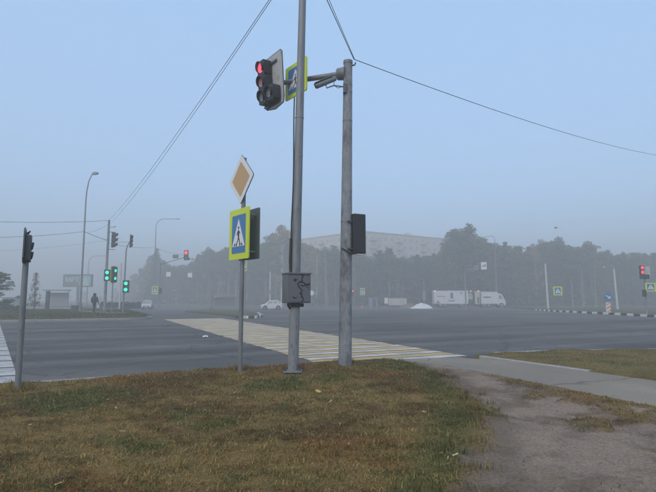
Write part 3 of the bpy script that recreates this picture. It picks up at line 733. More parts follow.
pz = [cr @ Vector((-.16, -.02, -h2 + .02)), cr @ Vector((-.16, -.02, -h2 - .05)), cr @ Vector((-.13, -.02, -h2 - .10)), cr @ Vector((-.05, -.02, -h2 - .09))]
MB().tube(pz, 0.02, 10).build('cable_elbow', M['cable'], t)
MB().box((0, 0, 0), (0.24, 0.24, 0.07), cr @ Matrix.Translation((0.01, 0, -h2 - .04))).build('mounting_clamp', M['black'], t, 0.01)

# --- conical concrete pole, signal arm
b2 = PV(345, 364.5); D2 = b2.y
t2 = thing('concrete_pole', 'grey conical concrete pole with a signal arm and a dark signal box on it', 'pole', b2)
topz = ZH(62, D2) - b2.z; tx = PY(348, 62, D2).x - b2.x
def pole_at(z): return Vector((tx * z / topz, 0, z))
MB().tube([pole_at(z) for z in np.linspace(-0.3, topz - .02, 10)] + [pole_at(topz)], list(np.linspace(0.143, 0.096, 10)) + [0.088], 28).build('shaft', M['concrete'], t2)
MB().tube([pole_at(topz - .05), pole_at(topz + .02)], 0.105, 24).build('cap', M['galv'], t2)
for zz in (topz - .55, topz - .72, topz - 1.38, ZH(222, D2) - b2.z, ZH(250, D2) - b2.z):
    MB().tube([pole_at(zz - .012), pole_at(zz + .012)], 0.101 + 0.045 * (1 - zz / topz), 24).build('strap', M['galv'], t2)
za = ZH(73, D2) - b2.z
armend = PY(262, 86, D2 + 0.75) - b2; a0 = pole_at(za)
arm = MB().tube([a0, a0.lerp(armend, .5), armend + Vector((0, 0, 0))], [0.062, 0.058, 0.052], 18).build('signal_arm', M['galv'], t2)
fl = (armend - a0).normalized()
MB().tube([a0 + fl * 0.05, a0 + fl * 0.24], [0.15, 0.13], 20).build('arm_socket', M['galv'], t2)
MB().tube([a0 + Vector((.04, -.02, .16)), a0 + Vector((.15, -.05, .16)), a0 + Vector((.17, -.05, .22))], 0.018, 8).build('wire_hook', M['darkgrey'], t2)
cc_ = [pole_at(ZH(250, D2) - b2.z) + Vector((-.10, -.12, .03)), pole_at(ZH(252, D2) - b2.z) + Vector((.02, -.16, 0)), pole_at(ZH(254.5, D2) - b2.z) + Vector((.12, -.14, -.0)), pole_at(ZH(255, D2) - b2.z) + Vector((.22, -.10, 0.02))]
MB().tube(cc_, 0.014, 8).build('cable', M['cable'], t2)
# --- red three-lamp signal with white board, hung on the arm
fr = (PY(272, 85, D2 + .68) - PY(272, 85, D2 + .68)); hub = b2 + a0.lerp(armend, 0.86)
sg = thing('traffic_light', 'near red traffic light with white board hung on the arm of the concrete pole', 'traffic light', (hub.x, hub.y, hub.z), FACE_L)
sg.rotation_euler = (R(4), R(0), FACE_L)
bd = [(-.26, -.58), (.12, -.66), (.46, -.60), (.50, -.45), (.50, .58), (.44, .64), (-.26, .62), (-.30, .5)]
MB().prism(bd, -0.055, -0.035, (0.0, 0.02)).build('backboard', M['board'], sg)
mbx = MB()
for i in range(len(bd)):
    p0, p1 = bd[i], bd[(i + 1) % len(bd)]; mbx.tube([(p0[0], -.045, p0[1] + .02), (p1[0], -.045, p1[1] + .02)], 0.014, 6)
mbx.build('board_rim', M['darkgrey'], sg)
signal_head(sg, -0.08, 0.02, [M['red_on'], M['lens_red_off'], M['lens_grey']], r=0.118, depth=0.2, cy=-0.175, extra=(0.245, 2, M['lens_grey']), vis=0.10)
MB().box((.05, -.075, .46), (.5, .03, .05)).build('mounting_bar', M['darkgrey'], sg)
MB().box((.05, -.075, -.50), (.62, .04, .09)).build('mounting_bar', M['darkgrey'], sg)
MB().tube([(-.1, -.16, -.5), (-.13, -.2, -.58), (-.05, -.2, -.63), (.03, -.12, -.56)], 0.012, 8).build('cable_loop', M['cable'], sg)
MB().tube([(0.02, -.05, -.02), (0.02, .04, -.02)], 0.07, 12).build('clamp', M['galv'], sg)
# --- crossing sign on the arm
hub2 = b2 + a0.lerp(armend, 0.55)
sg2 = thing('crossing_sign', 'yellow framed pedestrian crossing sign on the signal arm, half behind the steel mast', 'road sign', hub2, FACE_L)
MB().prism(rrect(0.86, 0.80, 0.04), -0.105, -0.075).build('sign_panel', M['lime'], sg2)
sign_face(sg2, 0.86, 0.80, -0.105)
MB().prism(rrect(0.84, 0.78, 0.04), -0.074, -0.070).build('sign_back', M['sign_back'], sg2)
MB().box((0, -.055, .1), (.12, .05, .04)).box((0, -.055, -.1), (.12, .05, .04)).tube([(0, -.07, .12), (0, -.07, -.12)], 0.02, 8).build('bracket', M['galv'], sg2)
# --- surveillance camera under the arm
cB = PY(345, 87, D2 - 0.1); c0 = PY(336, 78, D2 - .18); c1 = PY(315.5, 86.5, D2 - .30)
cv = thing('surveillance_camera', 'bullet surveillance camera under the arm pointing down to the left', 'camera', cB)
L0 = lambda v: v - cB
d_ = (c1 - c0).normalized()
MB().tube([L0(c0), L0(c0 + d_ * .03), L0(c1 - d_ * .02), L0(c1)], [0.04, 0.058, 0.058, 0.05], 16).build('housing', M['galv'], cv)
up_ = Vector((0, 0, 1)); sdv = d_.cross(up_).normalized(); un = sdv.cross(d_)
rot = Matrix((( d_.x, sdv.x, un.x), (d_.y, sdv.y, un.y), (d_.z, sdv.z, un.z))).to_4x4(); rot.translation = L0((c0 + c1) / 2 + d_ * .03 + un * .066)
MB().box((0, 0, 0), (0.46, 0.135, 0.012), rot).build('sun_shield', M['galv_light'], cv, 0.004)
MB().tube([L0(c1 - d_ * .004), L0(c1 + d_ * .004)], 0.038, 16).build('lens', M['ink'], cv)
mid = (c0 + c1) / 2 - Vector((0, 0, .06))
MB().tube([L0(cB), L0(cB + Vector((-.25, -.1, -.01))), L0(mid + Vector((0.02, 0, -.07))), L0(mid)], 0.016, 8).build('bracket', M['galv'], cv)
MB().tube([L0(cB + Vector((-.05, -.03, .0))), L0(cB + Vector((-.16, -.1, -.07))), L0(cB + Vector((-.24, -.12, -.02))), L0(c0 + Vector((-.05, 0, -.08)))], 0.007, 6).build('cable', M['cable'], cv)
MB().box((0, 0.03, -.03), (.08, .12, .22)).build('wall_plate', M['darkgrey'], cv, 0.006)
# --- pedestrian signal seen from behind on the concrete pole
pb = PY(358.2, 234, D2 - .02)
ps = thing('pedestrian_signal', 'dark pedestrian signal seen from behind on the right of the concrete pole', 'traffic light', pb, facing(N))
hh = (ZH(214.5, D2) - ZH(254, D2))
MB().prism(rrect(0.30, hh, 0.02), -0.09, 0.07).build('housing', M['black'], ps, 0.01)
MB().prism(rrect(0.26, hh - .06, 0.015), 0.0705, 0.078).build('back_cover', M['black'], ps, 0.004)
for zz in (.2, -.2):
    visor(0, zz, -.088, .125, .16).build('visor', M['black'], ps); MB().prism(disc(.11, 18), -.10, -.085, (0, zz)).build('lens', M['lens_dark'], ps)
MB().box((.0, .0, -hh / 2 - .012), (.26, .12, .018)).build('base_strip', M['white'], ps)
for q_ in (.3, -.38): MB().box((.2, .02, hh * q_), (.14, .03, .03)).build('bracket', M['darkgrey'], ps)

# --- sign post with priority diamond and back-to-back crossing signs
b3 = PV(240, 371.5); D3 = b3.y
t3 = thing('sign_post', 'grey signpost with priority road diamond above a pedestrian crossing sign', 'road sign', b3, FACE_L)
hz = ZH(154, D3) - b3.z
MB().tube([(0, 0, -.3), (0.02, 0, hz - .1)], 0.043, 16).tube([(0.02, 0, hz - .1), (0.02, 0, hz - .09)], 0.046, 16).build('post', M['galv'], t3)
dz = (ZH(153, D3 - .1) + ZH(205, D3)) / 2 - b3.z; ds = 0.505
def dia(r): return [(0, r), (-r, 0), (0, -r), (r, 0)]
def rdia(r, rad=.05):
    a = rrect(r * math.sqrt(2), r * math.sqrt(2), rad); c = math.cos(R(45)); return [(x * c - z * c, x * c + z * c) for x, z in a]
dm = MB().prism(rdia(ds + .01), -.055, -.042, (0, dz)).build('diamond_back', M['sign_back'], t3)
MB().prism(rdia(ds), -.062, -.0545, (0, dz)).build('white_border', M['white'], dm)
MB().prism(rdia(ds * .72, .03), -.0655, -.0615, (0, dz)).build('amber_diamond', M['amber'], dm)
pz_ = (ZH(208, D3) + ZH(261, D3)) / 2 - b3.z; pw, ph = .80, 1.0
f1 = MB().prism(rrect(pw, ph, .02), -.085, -.06, (0, pz_)).build('sign_panel', M['lime'], t3)
sign_face(f1, pw, ph, -.085, 0, pz_)
f2 = MB().prism(rrect(pw, ph, .02), .135, .160, (0, pz_)).build('sign_panel', M['sign_back'], t3)
MB().prism(rrect(pw - .01, ph - .01, .02), .1605, .166, (0, pz_)).build('sign_front', M['lime'], f2)
sign_face(f2, pw, ph, .166, 0, pz_, flip=True)
for zz in (pz_ - .36, pz_ + .36): MB().box((0, .04, zz), (.62, .05, .03)).box((.28, .07, zz), (.03, .16, .03)).box((-.28, .07, zz), (.03, .16, .03)).build('bracket', M['galv'], t3)
for zz in (dz - .2, dz + .2): MB().box((0, -.035, zz), (.3, .02, .03)).build('bracket', M['galv'], t3)

# --- short post with a pedestrian signal seen edge-on, at the left
b4 = PV(17.5, 389.5); D4 = b4.y
t4 = thing('signal_post', 'short grey post at the left edge with a pedestrian signal seen edge-on', 'traffic light', b4, R(119))
zt4 = ZH(229, D4) - b4.z
MB().tube([(0, 0, -.25), (0, 0, ZH(245, D4) - b4.z)], [0.046, 0.044], 18).build('post', M['galv'], t4)
z0, z1 = ZH(261, D4) - b4.z, ZH(236.5, D4) - b4.z
hd = MB().prism(rrect(.34, z1 - z0 + .03, .03), -.085, .0, (0, (z0 + z1) / 2), Matrix.Translation((0, .02, 0))).build('housing', M['darkgrey'], t4, .008)
for q_ in (.045, -.075):
    visor(0, (z0 + z1) / 2 + q_ * 1.3 - .02, -.063, .07, .04).build('visor', M['black'], hd)
    MB().prism(disc(.06, 16), -.072, -.063, (0, (z0 + z1) / 2 + q_ * 1.3 - .02)).build('lens', M['lens_dark'], hd)
bp_ = [(-.28, z0 + .04), (-.22, z0 - .04), (.22, z0 - .04), (.28, z0 + .04), (.26, zt4 - .06), (.2, zt4), (-.2, zt4), (-.26, zt4 - .06)]
MB().prism(bp_, .022, .042).build('backboard', M['darkgrey'], t4)
MB().tube([(0, 0, z1 + .02), (0, -.04, z1 + .09), (0, .05, z1 + .02)], .014, 8).build('cable_loop', M['cable'], t4)

# ================================================================== STREET FURNITURE ACROSS THE JUNCTION
def lamp_post(label, base, h, arm, head_rz=0.0, lit=False, arm_rise=0.0, m='galv_light', r=0.11, curve=1.2, group=None):
    t = thing('lamp_post', label, 'lamp post', base, head_rz, group)
    n = 8; pts = [(0, 0, -.2), (0, 0, h * .5), (0, 0, h - curve)]; rad = [r, r * .75, r * .55]
    for i in range(1, n + 1):
        a = R(90 * i / n); pts.append((curve * (1 - math.cos(a)) * (1 if arm > 0 else -1), 0, h - curve + curve * math.sin(a) * (1 if arm_rise == 0 else 1))); rad.append(r * .5)
    sgn = 1 if arm > 0 else -1
    pole = MB().tube(pts, rad, 12).build('pole', M[m], t)
    a0 = Vector(pts[-1]); a1 = a0 + Vector((sgn * max(0.1, abs(arm) - curve), 0, arm_rise))
    MB().tube([a0, a1], r * .48, 10).build('arm', M[m], t)
    hd = MB().prism([(0, -.03), (sgn * .15, -.08), (sgn * .6, -.07), (sgn * .7, 0), (sgn * .5, .07), (0, .05)], -.14, .14, (a1.x, a1.z)).build('lamp_head', M['galv'], t, .02)
    MB().box((a1.x + sgn * .36, 0, a1.z - .085), (.4, .22, .02)).build('lamp_lens', M['lamp_on'] if lit else M['lamp_glass'], hd)
    MB().tube([(0, 0, -.1), (0, 0, .5)], r * 1.5, 12).build('base_sleeve', M[m], t)
    return t
def straight_pole(label, base, h, r0=0.14, r1=0.09, m='pale_concrete', lean=0.0, cat='pole', group=None):
    t = thing('utility_pole', label, cat, base, 0, group)
    MB().tube([(lean * z, 0, z) for z in (-.3, h * .5, h)], [r0, (r0 + r1) / 2, r1], 12).build('shaft', M[m], t)
    MB().tube([(lean * h, 0, h), (lean * h, 0, h + .05)], r1 * 1.12, 12).build('cap', M['galv_light'], t)
    return t
def H(py, pt): return ZH(py, pt.y) - pt.z

# left lamp post, bent tip
b = PL(80, 311.5)
t = thing('lamp_post', 'tall street lamp with bent tip on the opposite verge, left of the hooded person', 'lamp post', b)
hL = H(172, b); k0 = PY(84.5, 205, b.y) - b; k0 = Vector((0, 0, hL * .80)); tipx = .65
pp = [Vector((0, 0, -.2)), Vector((0, 0, hL * .4)), k0, k0 + Vector((.05, 0, hL * .06)), k0 + Vector((.2, 0, hL * .13)), k0 + Vector((tipx * .75, 0, hL * .175)), k0 + Vector((tipx, 0, hL * .19))]
MB().tube(pp, [.105, .09, .07, .065, .06, .05, .045], 12).build('pole', M['galv'], t)
MB().prism([(-.1, -.12), (.1, -.17), (.5, -.08), (.55, .08), (.3, .16), (-.1, .04)], -.15, .15, (pp[-1].x, pp[-1].z)).build('lamp_head', M['galv'], t, .02)
MB().tube([(0, 0, 0), (0, 0, .9)], .18, 12).build('base_sleeve', M['galv'], t)
LAMP_L = b.copy(); WIRE_L = Vector((b.x, b.y, ZH(231.5, b.y)))

# wire pole
b = PL(104.5, 312); POLE_W = b
t = thing('utility_pole', 'grey overhead wire pole beside the upper three-lamp traffic light across the road', 'pole', b)
hp = H(220, b)
MB().tube([(0, 0, -.2), (.0, 0, hp * .5), (.02, 0, hp)], [.15, .13, .11], 14).build('shaft', M['concrete'], t)
MB().box((.35, 0, hp - .75), (.7, .05, .05)).tube([(.62, 0, hp - .75), (.66, 0, hp - .6)], .05, 8).build('wire_bracket', M['galv'], t)
for zz in (hp - 1.25, hp - 3.05): MB().tube([(0.1, -.02, zz), (.78, -.05, zz - .03)], .035, 8).build('signal_bracket', M['galv'], t)
TOPW = b + Vector((.02, 0, hp))
# upper three-lamp head facing right, hung on the wire pole brackets
c = PY(113.2, 239.8, b.y - .05)
t = thing('traffic_light', 'black three-lamp traffic light in profile high beside the overhead wire pole', 'traffic light', c, R(95))
signal_head(t, 0, 0, [M['lens_dark']] * 3, r=.17, depth=.24, cy=-.05, vis=.3)
MB().prism(rrect(.5, 1.62, .05), .075, .095).build('backboard', M['darkgrey'], t)
# ped signal with two green lamps on the wire pole
def green_ped(label, c, rz, h=1.15, w_=.58, n=2, post=None, m='green_on'):
    t = thing('pedestrian_signal', label, 'traffic light', c, rz)
    hs = MB().prism(rrect(w_, h, .04), -.12, .12).build('housing', M['black'], t, .01)
    for i in range(n):
        z = (n - 1 - 2 * i) * h / n / 2; r_ = min(w_, h / n) * .29
        MB().prism(disc(r_, 20), -.135, -.118, (0, z)).build('lens', M[m], t)
        visor(0, z, -.118, r_ * 1.15, .14).build('visor', M['black'], t)
    if post is not None:
        MB().tube([(0, .16, h / 2 + .1), (0, .16, post)], .05, 10).build('post', M['galv_light'], t)
        for q_ in (.3, -.3): MB().box((0, .13, h * q_), (.1, .1, .05)).build('bracket', M['galv_light'], t)
    return t
cp_ = PY(107.2, 275.3, POLE_W.y - .32)
green_ped('double green pedestrian signal on the overhead wire pole, leftmost of the green lights', cp_, R(14))
pb_ = PL(114.5, 312.5); c = PY(114.3, 274.5, pb_.y)
green_ped('yellow-rimmed green pedestrian signal on thin post right of the overhead wire pole', c, R(62), h=1.5, w_=.5, n=2, post=pb_.z - c.z - .1)
MB_ = MB().prism(rrect(.62, 1.62, .06), .125, .15).build('rim_board', M['lime'], bpy.data.objects[[o.name for o in bpy.data.objects if o.get('label', '').startswith('yellow-rimmed')][0]])
# bent post with edge-on head and lower green ped signal
b = PL(123, 313); t = thing('signal_mast', 'thin bent signal post with an edge-on light at its tip, beside the overhead wire pole', 'pole', b)
h1 = H(250, b); e = PY(130, 241, b.y) - b
MB().tube([(0, 0, -.1), (0.0, 0, h1 * .5), (0.05, 0, h1), (0.12, 0, h1 + .35), (.32, 0, h1 + .75), (e.x, 0, e.z)], [.08, .07, .06, .055, .05, .05], 10).build('post', M['galv_light'], t)
c = b + e + Vector((.12, 0, .0))
t = thing('traffic_light', 'grey traffic light seen edge-on at the tip of the thin bent post', 'traffic light', c, R(100)); t.rotation_euler = (0, R(6), R(100))
signal_head(t, 0, 0, [M['lens_dark']] * 3, r=.13, depth=.14, cy=0, vis=.08); MB().prism(rrect(.5, 1.3, .05), .075, .095).build('backboard', M['board'], t)
BENT_TOP = c.copy()
c = PY(126, 286.5, b.y - .25)
green_ped('green pedestrian signal low on the thin bent post, rightmost of the green lights', c, R(12), h=1.15, w_=.55)
# pale pole behind
b = PL(119.3, 309.0); straight_pole('short pale pole behind the green pedestrian signals', b, H(264, b), .12, .1)
# far faint lamp behind billboard
b = Vector((-58, 112, gz(0, 112))); b = PY(86.5, 305, 112); b.z = gz(0, 112)
lamp_post('faint far street lamp with long arm above the billboard', b, H(256, b), 3.5, curve=1.5)
# middle-left lamp post with long arm
b = P(153, 308.8); lamp_post('street lamp with long horizontal arm behind the red mast-arm light', b, H(219, b), 3.6, curve=1.4, r=.12)
LAMP_M = b.copy()
# mast arm with red light
b = P(158.5, 309.4); t = thing('mast_arm', 'far left mast arm reaching right to a red traffic light', 'pole', b)
hm_ = H(263.5, b); e = PY(187.5, 256.5, b.y) - b
MB().tube([(0, 0, -.2), (0, 0, hm_ * .5), (0, 0, hm_ + .1)], [.14, .12, .11], 12).build('post', M['galv_light'], t)
MB().tube([(0, 0, hm_ - .15), e], [.08, .06], 10).build('arm', M['galv'], t)
MB().box((0, 0, hm_ - .1), (.32, .3, .5)).build('arm_socket', M['galv'], t)
a_ = PY(175.5, 256.5, b.y - .1) - b
MB().prism(rrect(.95, .6, .04), -.06, -.03, (a_.x, a_.z)).build('sign_panel', M['sign_back'], t)
c = b + e + Vector((-.15, -.1, .1)); MA = b.copy()
t = thing('traffic_light', 'far red traffic light at the end of the left mast arm', 'traffic light', c + Vector((0, 0, .25)), R(-8))
signal_head(t, 0, -.15, [M['red_far'], M['lens_dark']], r=.28, depth=.2, cy=-.1, vis=.12)
MB().prism(rrect(1.05, .42, .05), -.02, .01, (.1, -.75)).build('backboard', M['darkgrey'], t)
c = PY(155, 290.2, b.y - .2)
t = thing('crossing_sign', 'far pedestrian crossing sign on the left mast arm post', 'road sign', c, R(-12))
MB().prism(rrect(1.1, 1.3, .04), -.06, -.03).build('sign_panel', M['lime'], t); sign_face(t, 1.1, 1.3, -.06)
MB().box((.35, .04, 0), (.5, .14, .06)).build('bracket', M['galv_light'], t)
c = PY(160.6, 290.8, b.y - .2)
t = thing('pedestrian_signal', 'dark pedestrian signal right of the sign on the left mast arm post', 'traffic light', c, R(20))
signal_head(t, 0, 0, [M['lens_dark']] * 2, r=.16, depth=.2, vis=.1)
# two pale sign panels on tall thin posts in front of the wood
for px, py, lab in ((168.5, 274.3, 'small pale square sign before the wood, left one of the pair'), (190, 275, 'small pale square sign before the wood, right one of the pair')):
    c = PY(px, py, 104); g_ = Vector((c.x, 104, gz(0, 104)))
    t = thing('road_sign', lab, 'road sign', g_)
    MB().prism(rrect(.95, .95, .05), -.06, -.03, (0, c.z - g_.z)).build('sign_panel', M['white'], t)
    MB().tube([(0, 0, -.2), (0, 0, c.z - g_.z + .4)], .05, 8).build('post', M['galv'], t)
# thin post with dark base
b = P(212, 310.2); t = thing('lamp_post', 'thin dark post with a stout foot on the traffic island', 'lamp post', b)
MB().tube([(0, 0, 0), (0, 0, H(274, b))], [.07, .05], 10).build('pole', M['galv'], t); MB().box((0, 0, .2), (.55, .4, .5), taper=.6).build('foot', M['darkgrey'], t, .03)
MB().box((0, 0, H(274, b)), (.3, .1, .1)).build('cap', M['galv'], t)
# bus shelter beyond
b = P(224.5, 307.2); t = thing('bus_shelter', 'grey bus shelter in front of the wood, left of the white hatchback', 'bus shelter', b)
wB = 5.2; hB = H(296, b)
MB().box((0, 0, hB), (wB, 1.9, .16)).build('roof', M['galv_light'], t, .03)
for sx in (-1, 1):
    for sy in (-1, 1): MB().box((sx * (wB / 2 - .15), sy * .8, hB / 2 - .05), (.09, .09, hB)).build('post', M['galv_light'], t)
MB().box((0, .78, hB * .5), (wB - .5, .03, hB * .75)).build('back_wall', M['sign_back'], t)
MB().box((0, .5, .45), (wB - 1.4, .4, .06)).build('bench', M['bark'], t)
# pale pole with small plate left of the car
b = P(269.8, 309.2); t = thing('utility_pole', 'short pale concrete pole with a small plate, at the bonnet of the white hatchback', 'pole', b)
MB().tube([(0, 0, -.2), (0, 0, H(272, b))], [.15, .11], 12).build('shaft', M['pale_concrete'], t); MB().prism(rrect(.4, .55, .03), -.19, -.16, (0, H(292, b))).build('plate', M['galv_light'], t)
# edge-on crossing sign at the far end of the crosswalk
b = P(245, 319); ped_sign('crossing_sign', 'crossing sign on thin post, seen edge-on at the far end of the crosswalk', b, R(-66), size=.9, post_h=H(265.5, b), post_r=.035)
# round white sign peeping out behind the cabinet
b = P(311.6, 308); t = thing('road_sign', 'round white sign peeping out right of the control cabinet', 'road sign', b, R(8))
MB().prism(disc(.48, 20), -.05, -.02, (0, H(293, b))).build('sign_disc', M['white'], t); MB().tube([(0, 0, -.1), (0, 0, H(289, b))], .05, 8).build('post', M['galv_light'], t)
# thin tall lamp poles before the wood
for px, py0, py1, lab in ((283, 307.6, 250, 'thin grey pole before the wood, just left of the steel mast'), (325.5, 307.4, 247, 'thin pale pole before the wood between the steel mast and the concrete pole')):
    b = P(px, py0); straight_pole(lab, b, H(py1, b), .13, .08, 'galv_light')
# small signs right of the concrete pole
b = P(362.5, 307.6); ped_sign('crossing_sign', 'far pedestrian crossing sign just right of the concrete pole', b, R(3), size=1.0, post_h=H(291.6, b), hgt=1.45)
b = P(354.8, 308); t = thing('traffic_light', 'tiny red light on a thin post right of the concrete pole', 'traffic light', b)
MB().tube([(0, 0, -.1), (0, 0, H(266, b))], .07, 10).build('post', M['galv_light'], t)
for i, lm in enumerate(('red_far', 'lens_dark')):
    z = H(291 + i * 3.2, b); MB().prism(rrect(.42, .62, .05), -.2, -.05, (-.35, z)).build('signal_section', M['black'], t); MB().prism(disc(.15, 14), -.215, -.198, (-.35, z)).build('lens', M[lm], t)
MB().box((-.15, -.08, H(292, b)), (.4, .06, .06)).build('bracket', M['galv'], t)
b = P(362, 309); t = thing('warning_sign', 'small triangular roadworks warning sign standing on the asphalt', 'road sign', b, R(5))
MB().prism([(-.42, .12), (.42, .12), (0, .86)], -.03, 0).build('triangle', M['red_sign'], t); MB().prism([(-.26, .2), (.26, .2), (0, .66)], -.035, -.0295).build('inner_triangle', M['amber'], t)
for sx in (-.3, .3): MB().tube([(sx, .02, .2), (sx, .3, 0)], .02, 6).build('leg', M['galv'], t)
# kiosk, white placard, low container, heaps
b = P(373, 308); t = thing('kiosk', 'small blue-grey cabin before the wood, right of the small crossing sign', 'kiosk', b, R(6))
MB().box((0, 0, 1.0), (1.5, 1.4, 2.0)).build('wall', mat('kiosk_grey', (.20, .24, .27), .6, var=.15), t, .02); MB().box((0, 0, 2.06), (1.7, 1.6, .1)).build('roof', M['galv_light'], t); MB().box((0.1, -.71, .95), (.7, .03, 1.7)).build('door', M['darkgrey'], t)
b = P(386.3, 307.3); t = thing('placard', 'white upright placard on a post left of the low beige container', 'road sign', b)
MB().prism(rrect(.75, 1.2, .04), -.05, -.02, (0, H(300.7, b))).build('panel', M['white'], t); MB().tube([(0, 0, -.1), (0, 0, H(300, b))], .05, 8).build('post', M['galv'], t)
b = P(397.5, 307); t = thing('site_container', 'low beige container standing left of the white heap', 'container', b, R(-4))
bei = mat('container_beige', (.52, .50, .43), .6, var=.12, scale=3, dirt=((.3, .27, .22), 2, .5, .7)); hc = 1.55
MB().box((0, 0, .35 + hc / 2), (3.9, 2.2, hc)).build('body', bei, t, .03)
MB().box((.9, -1.11, .35 + hc / 2), (.8, .03, hc * .75)).build('door', mat('container_door', (.42, .40, .35), .6), t)
for sx in np.arange(-1.8, 1.9, .4): MB().box((sx, -1.12, .35 + hc / 2), (.07, .04, hc * .96)).build('rib', bei, t)
MB().box((0, 0, .2), (3.5, 1.8, .3)).build('skid', M['darkgrey'], t)
def heap(name, label, c, rx, ry, h, m, seed, cat='heap'):
    n = 22; v = []; f = []
    xs = np.linspace(-1, 1, n)
    Xh, Yh = np.meshgrid(xs, xs); rr = np.sqrt(Xh ** 2 + Yh ** 2); nn = fbm(Xh * 3 + seed, Yh * 3, seed)
    Zh = np.clip((1 - rr ** 1.4) * (0.25 + 1.3 * nn) * (.75 + .5 * fbm(Xh * 8, Yh * 8, seed + 3)), -.1, None) * h * .95 - .05
    v = np.stack([Xh * rx, Yh * ry, Zh], -1).reshape(-1, 3); q_ = (np.arange(n - 1)[:, None] * n + np.arange(n - 1)[None, :]).ravel()
    o = bpy.data.objects.new(name, np_mesh(name, v, np.stack([q_, q_ + 1, q_ + 1 + n, q_ + n], -1).ravel(), 4, None, m, True)); C.objects.link(o)
    o.location = c; return tag(o, label, cat)
heap('gravel_heap', 'white heap of loose material left of the box truck', P(421.5, 308.4), 2.3, 2.0, 1.3, mat('white_gravel', (.62, .63, .62), .9, var=.12, bump=.6, bscale=9), 5)
heap('earth_heap', 'brown earth heap between the low container and the white heap', P(409, 307.6), 2.0, 1.8, 1.2, mat('brown_earth', (.17, .12, .085), .95, var=.35, bump=.6, bscale=7), 9)
b = P(424.3, 306.6); t = thing('utility_pole', 'thin pole with a pale upright panel behind the white heap', 'pole', b)
MB().tube([(0, 0, -.1), (0, 0, H(278, b))], .09, 10).build('shaft', M['galv_light'], t); MB().prism(rrect(.7, 2.3, .05), -.12, -.09, (0, H(296, b))).build('panel', M['galv_light'], t)

# right mast arm before the truck
b = P(466, 309.2); t = thing('mast_arm', 'grey mast arm with road signs reaching right, before the box truck', 'pole', b)
hm_ = H(270.5, b); e = PY(481.5, 265.2, b.y) - b
MB().tube([(0, 0, -.2), (0, 0, hm_)], [.13, .11], 12).build('post', M['galv_light'], t); MB().tube([(0, 0, hm_ - .1), e], [.08, .06], 10).build('arm', M['galv_light'], t)
for py, hh_ in ((266.4, .42), (269.2, .34)):
    a_ = PY(476.5, py, b.y - .12) - b; MB().prism(rrect(.72, hh_, .03), -.12, -.09, (a_.x, a_.z)).build('small_sign', M['galv_light'], t)
a_ = PY(483.8, 265.8, b.y - .1) - b
pn = MB().prism(rrect(.95, 1.25, .04), -.12, -.09, (a_.x, a_.z)).build('arrow_sign', M['white'], t)
ar = MB(); ribbon(ar, [(-.28, -.12), (.3, .1)], .06, -.124, Matrix.Translation((a_.x, 0, a_.z))); ribbon(ar, [(.08, .18), (.3, .1), (.16, -.1)], .05, -.125, Matrix.Translation((a_.x, 0, a_.z)))
ar.build('arrow', M['ink'], pn)['kind'] = 'stuff'
b = P(470.5, 308.6); ped_sign('crossing_sign', 'faint pedestrian crossing sign before the middle of the box truck', b, R(0), size=.85, post_h=H(297, b))
# right side
b = P(548.3, 309.6); straight_pole('pale concrete pole left of the nearer right-hand crossing sign', b, H(263.5, b), .17, .12, lean=-.02)
b = P(617.8, 310); straight_pole('pale leaning concrete pole right of the blue arrow sign', b, H(269, b), .17, .12, lean=-.035)
b = P(558.6, 310.8, .1); ped_sign('crossing_sign', 'crossing sign between the pale pole and the striped kerb on the right island', b, R(0), size=1.1, post_h=H(291, b))
b = P(573, 308.6); straight_pole('faint grey post right of the right island crossing sign', b, H(281, b), .14, .10, 'galv_light')
b = P(596.5, 308.2); lamp_post('faint street lamp with a lit head beside the blue arrow sign', b, H(266.5, b), 1.6, curve=.5, lit=True)
b = P(584, 308.0); lamp_post('faint thin street lamp with left-hand arm before the right wood', b, H(266.5, b), -2.4, curve=.5)
# keep-right sign on striped post
b = P(608.6, 312.6, .12); t = thing('arrow_sign', 'round blue arrow sign on a red and white striped post', 'road sign', b, R(2))
zt = H(297, b); MB().prism(disc(.40, 24), -.12, -.09, (0, zt)).build('blue_disc', M['blue'], t)
aw = MB(); ribbon(aw, [(-.24, .16), (.14, -.1)], .045, -.1235, None); ribbon(aw, [(.16, .08), (.19, -.13), (-.03, -.12)], .045, -.1245, None)
o_ = aw.build('white_arrow', M['white'], t); o_['kind'] = 'stuff'; o_.location = (0, 0, zt)
hb = H(302.6, b); MB().box((0, 0, hb / 2), (.42, .16, hb)).build('striped_body', M['white'], t, .02)
zz = -.1
while zz < hb - .02:
    p4 = [(-.211, max(.0, zz)), (.211, min(hb, max(0, zz + .28))), (.211, min(hb, zz + .48)), (-.211, max(0, min(hb, zz + .2)))]
    MB().prism(p4, -.0835, -.0805).build('red_stripe', M['orange'], t); zz += .4
# right edge: red light with white board and crossing sign
b = P(647, 314.5, .12); t = thing('signal_post', 'grey signal post at the right edge beyond the striped kerb', 'pole', b)
MB().tube([(0, 0, -.2), (0, 0, H(267, b))], [.08, .065], 12).build('post', M['galv_light'], t); MB().tube([(0, 0, H(267, b)), (0, 0, H(266.6, b))], .08, 10).build('cap', M['galv_light'], t); RB = b
c = PY(643.6, 272.3, b.y - .12); t = thing('traffic_light', 'red traffic light with white board at the right edge', 'traffic light', c, R(-3))
MB().prism(rrect(.92, .98, .05), .02, .04, (.12, .05)).build('backboard', M['board'], t)
signal_head(t, -.2, 0, [M['red_far'], M['red_far'], M['lens_dark']], r=.14, depth=.2, cy=-.09, vis=.08, extra=(.2, 2, M['lens_dark']))
c = PY(650.3, 287.2, b.y - .12); t = thing('crossing_sign', 'crossing sign at the right edge under the red light', 'road sign', c, R(-3))
MB().prism(rrect(.92, .78, .04), -.06, -.03).build('sign_panel', M['lime'], t); sign_face(t, .92, .78, -.06); MB().box((-.1, .02, 0), (.4, .1, .06)).build('bracket', M['galv_light'], t)
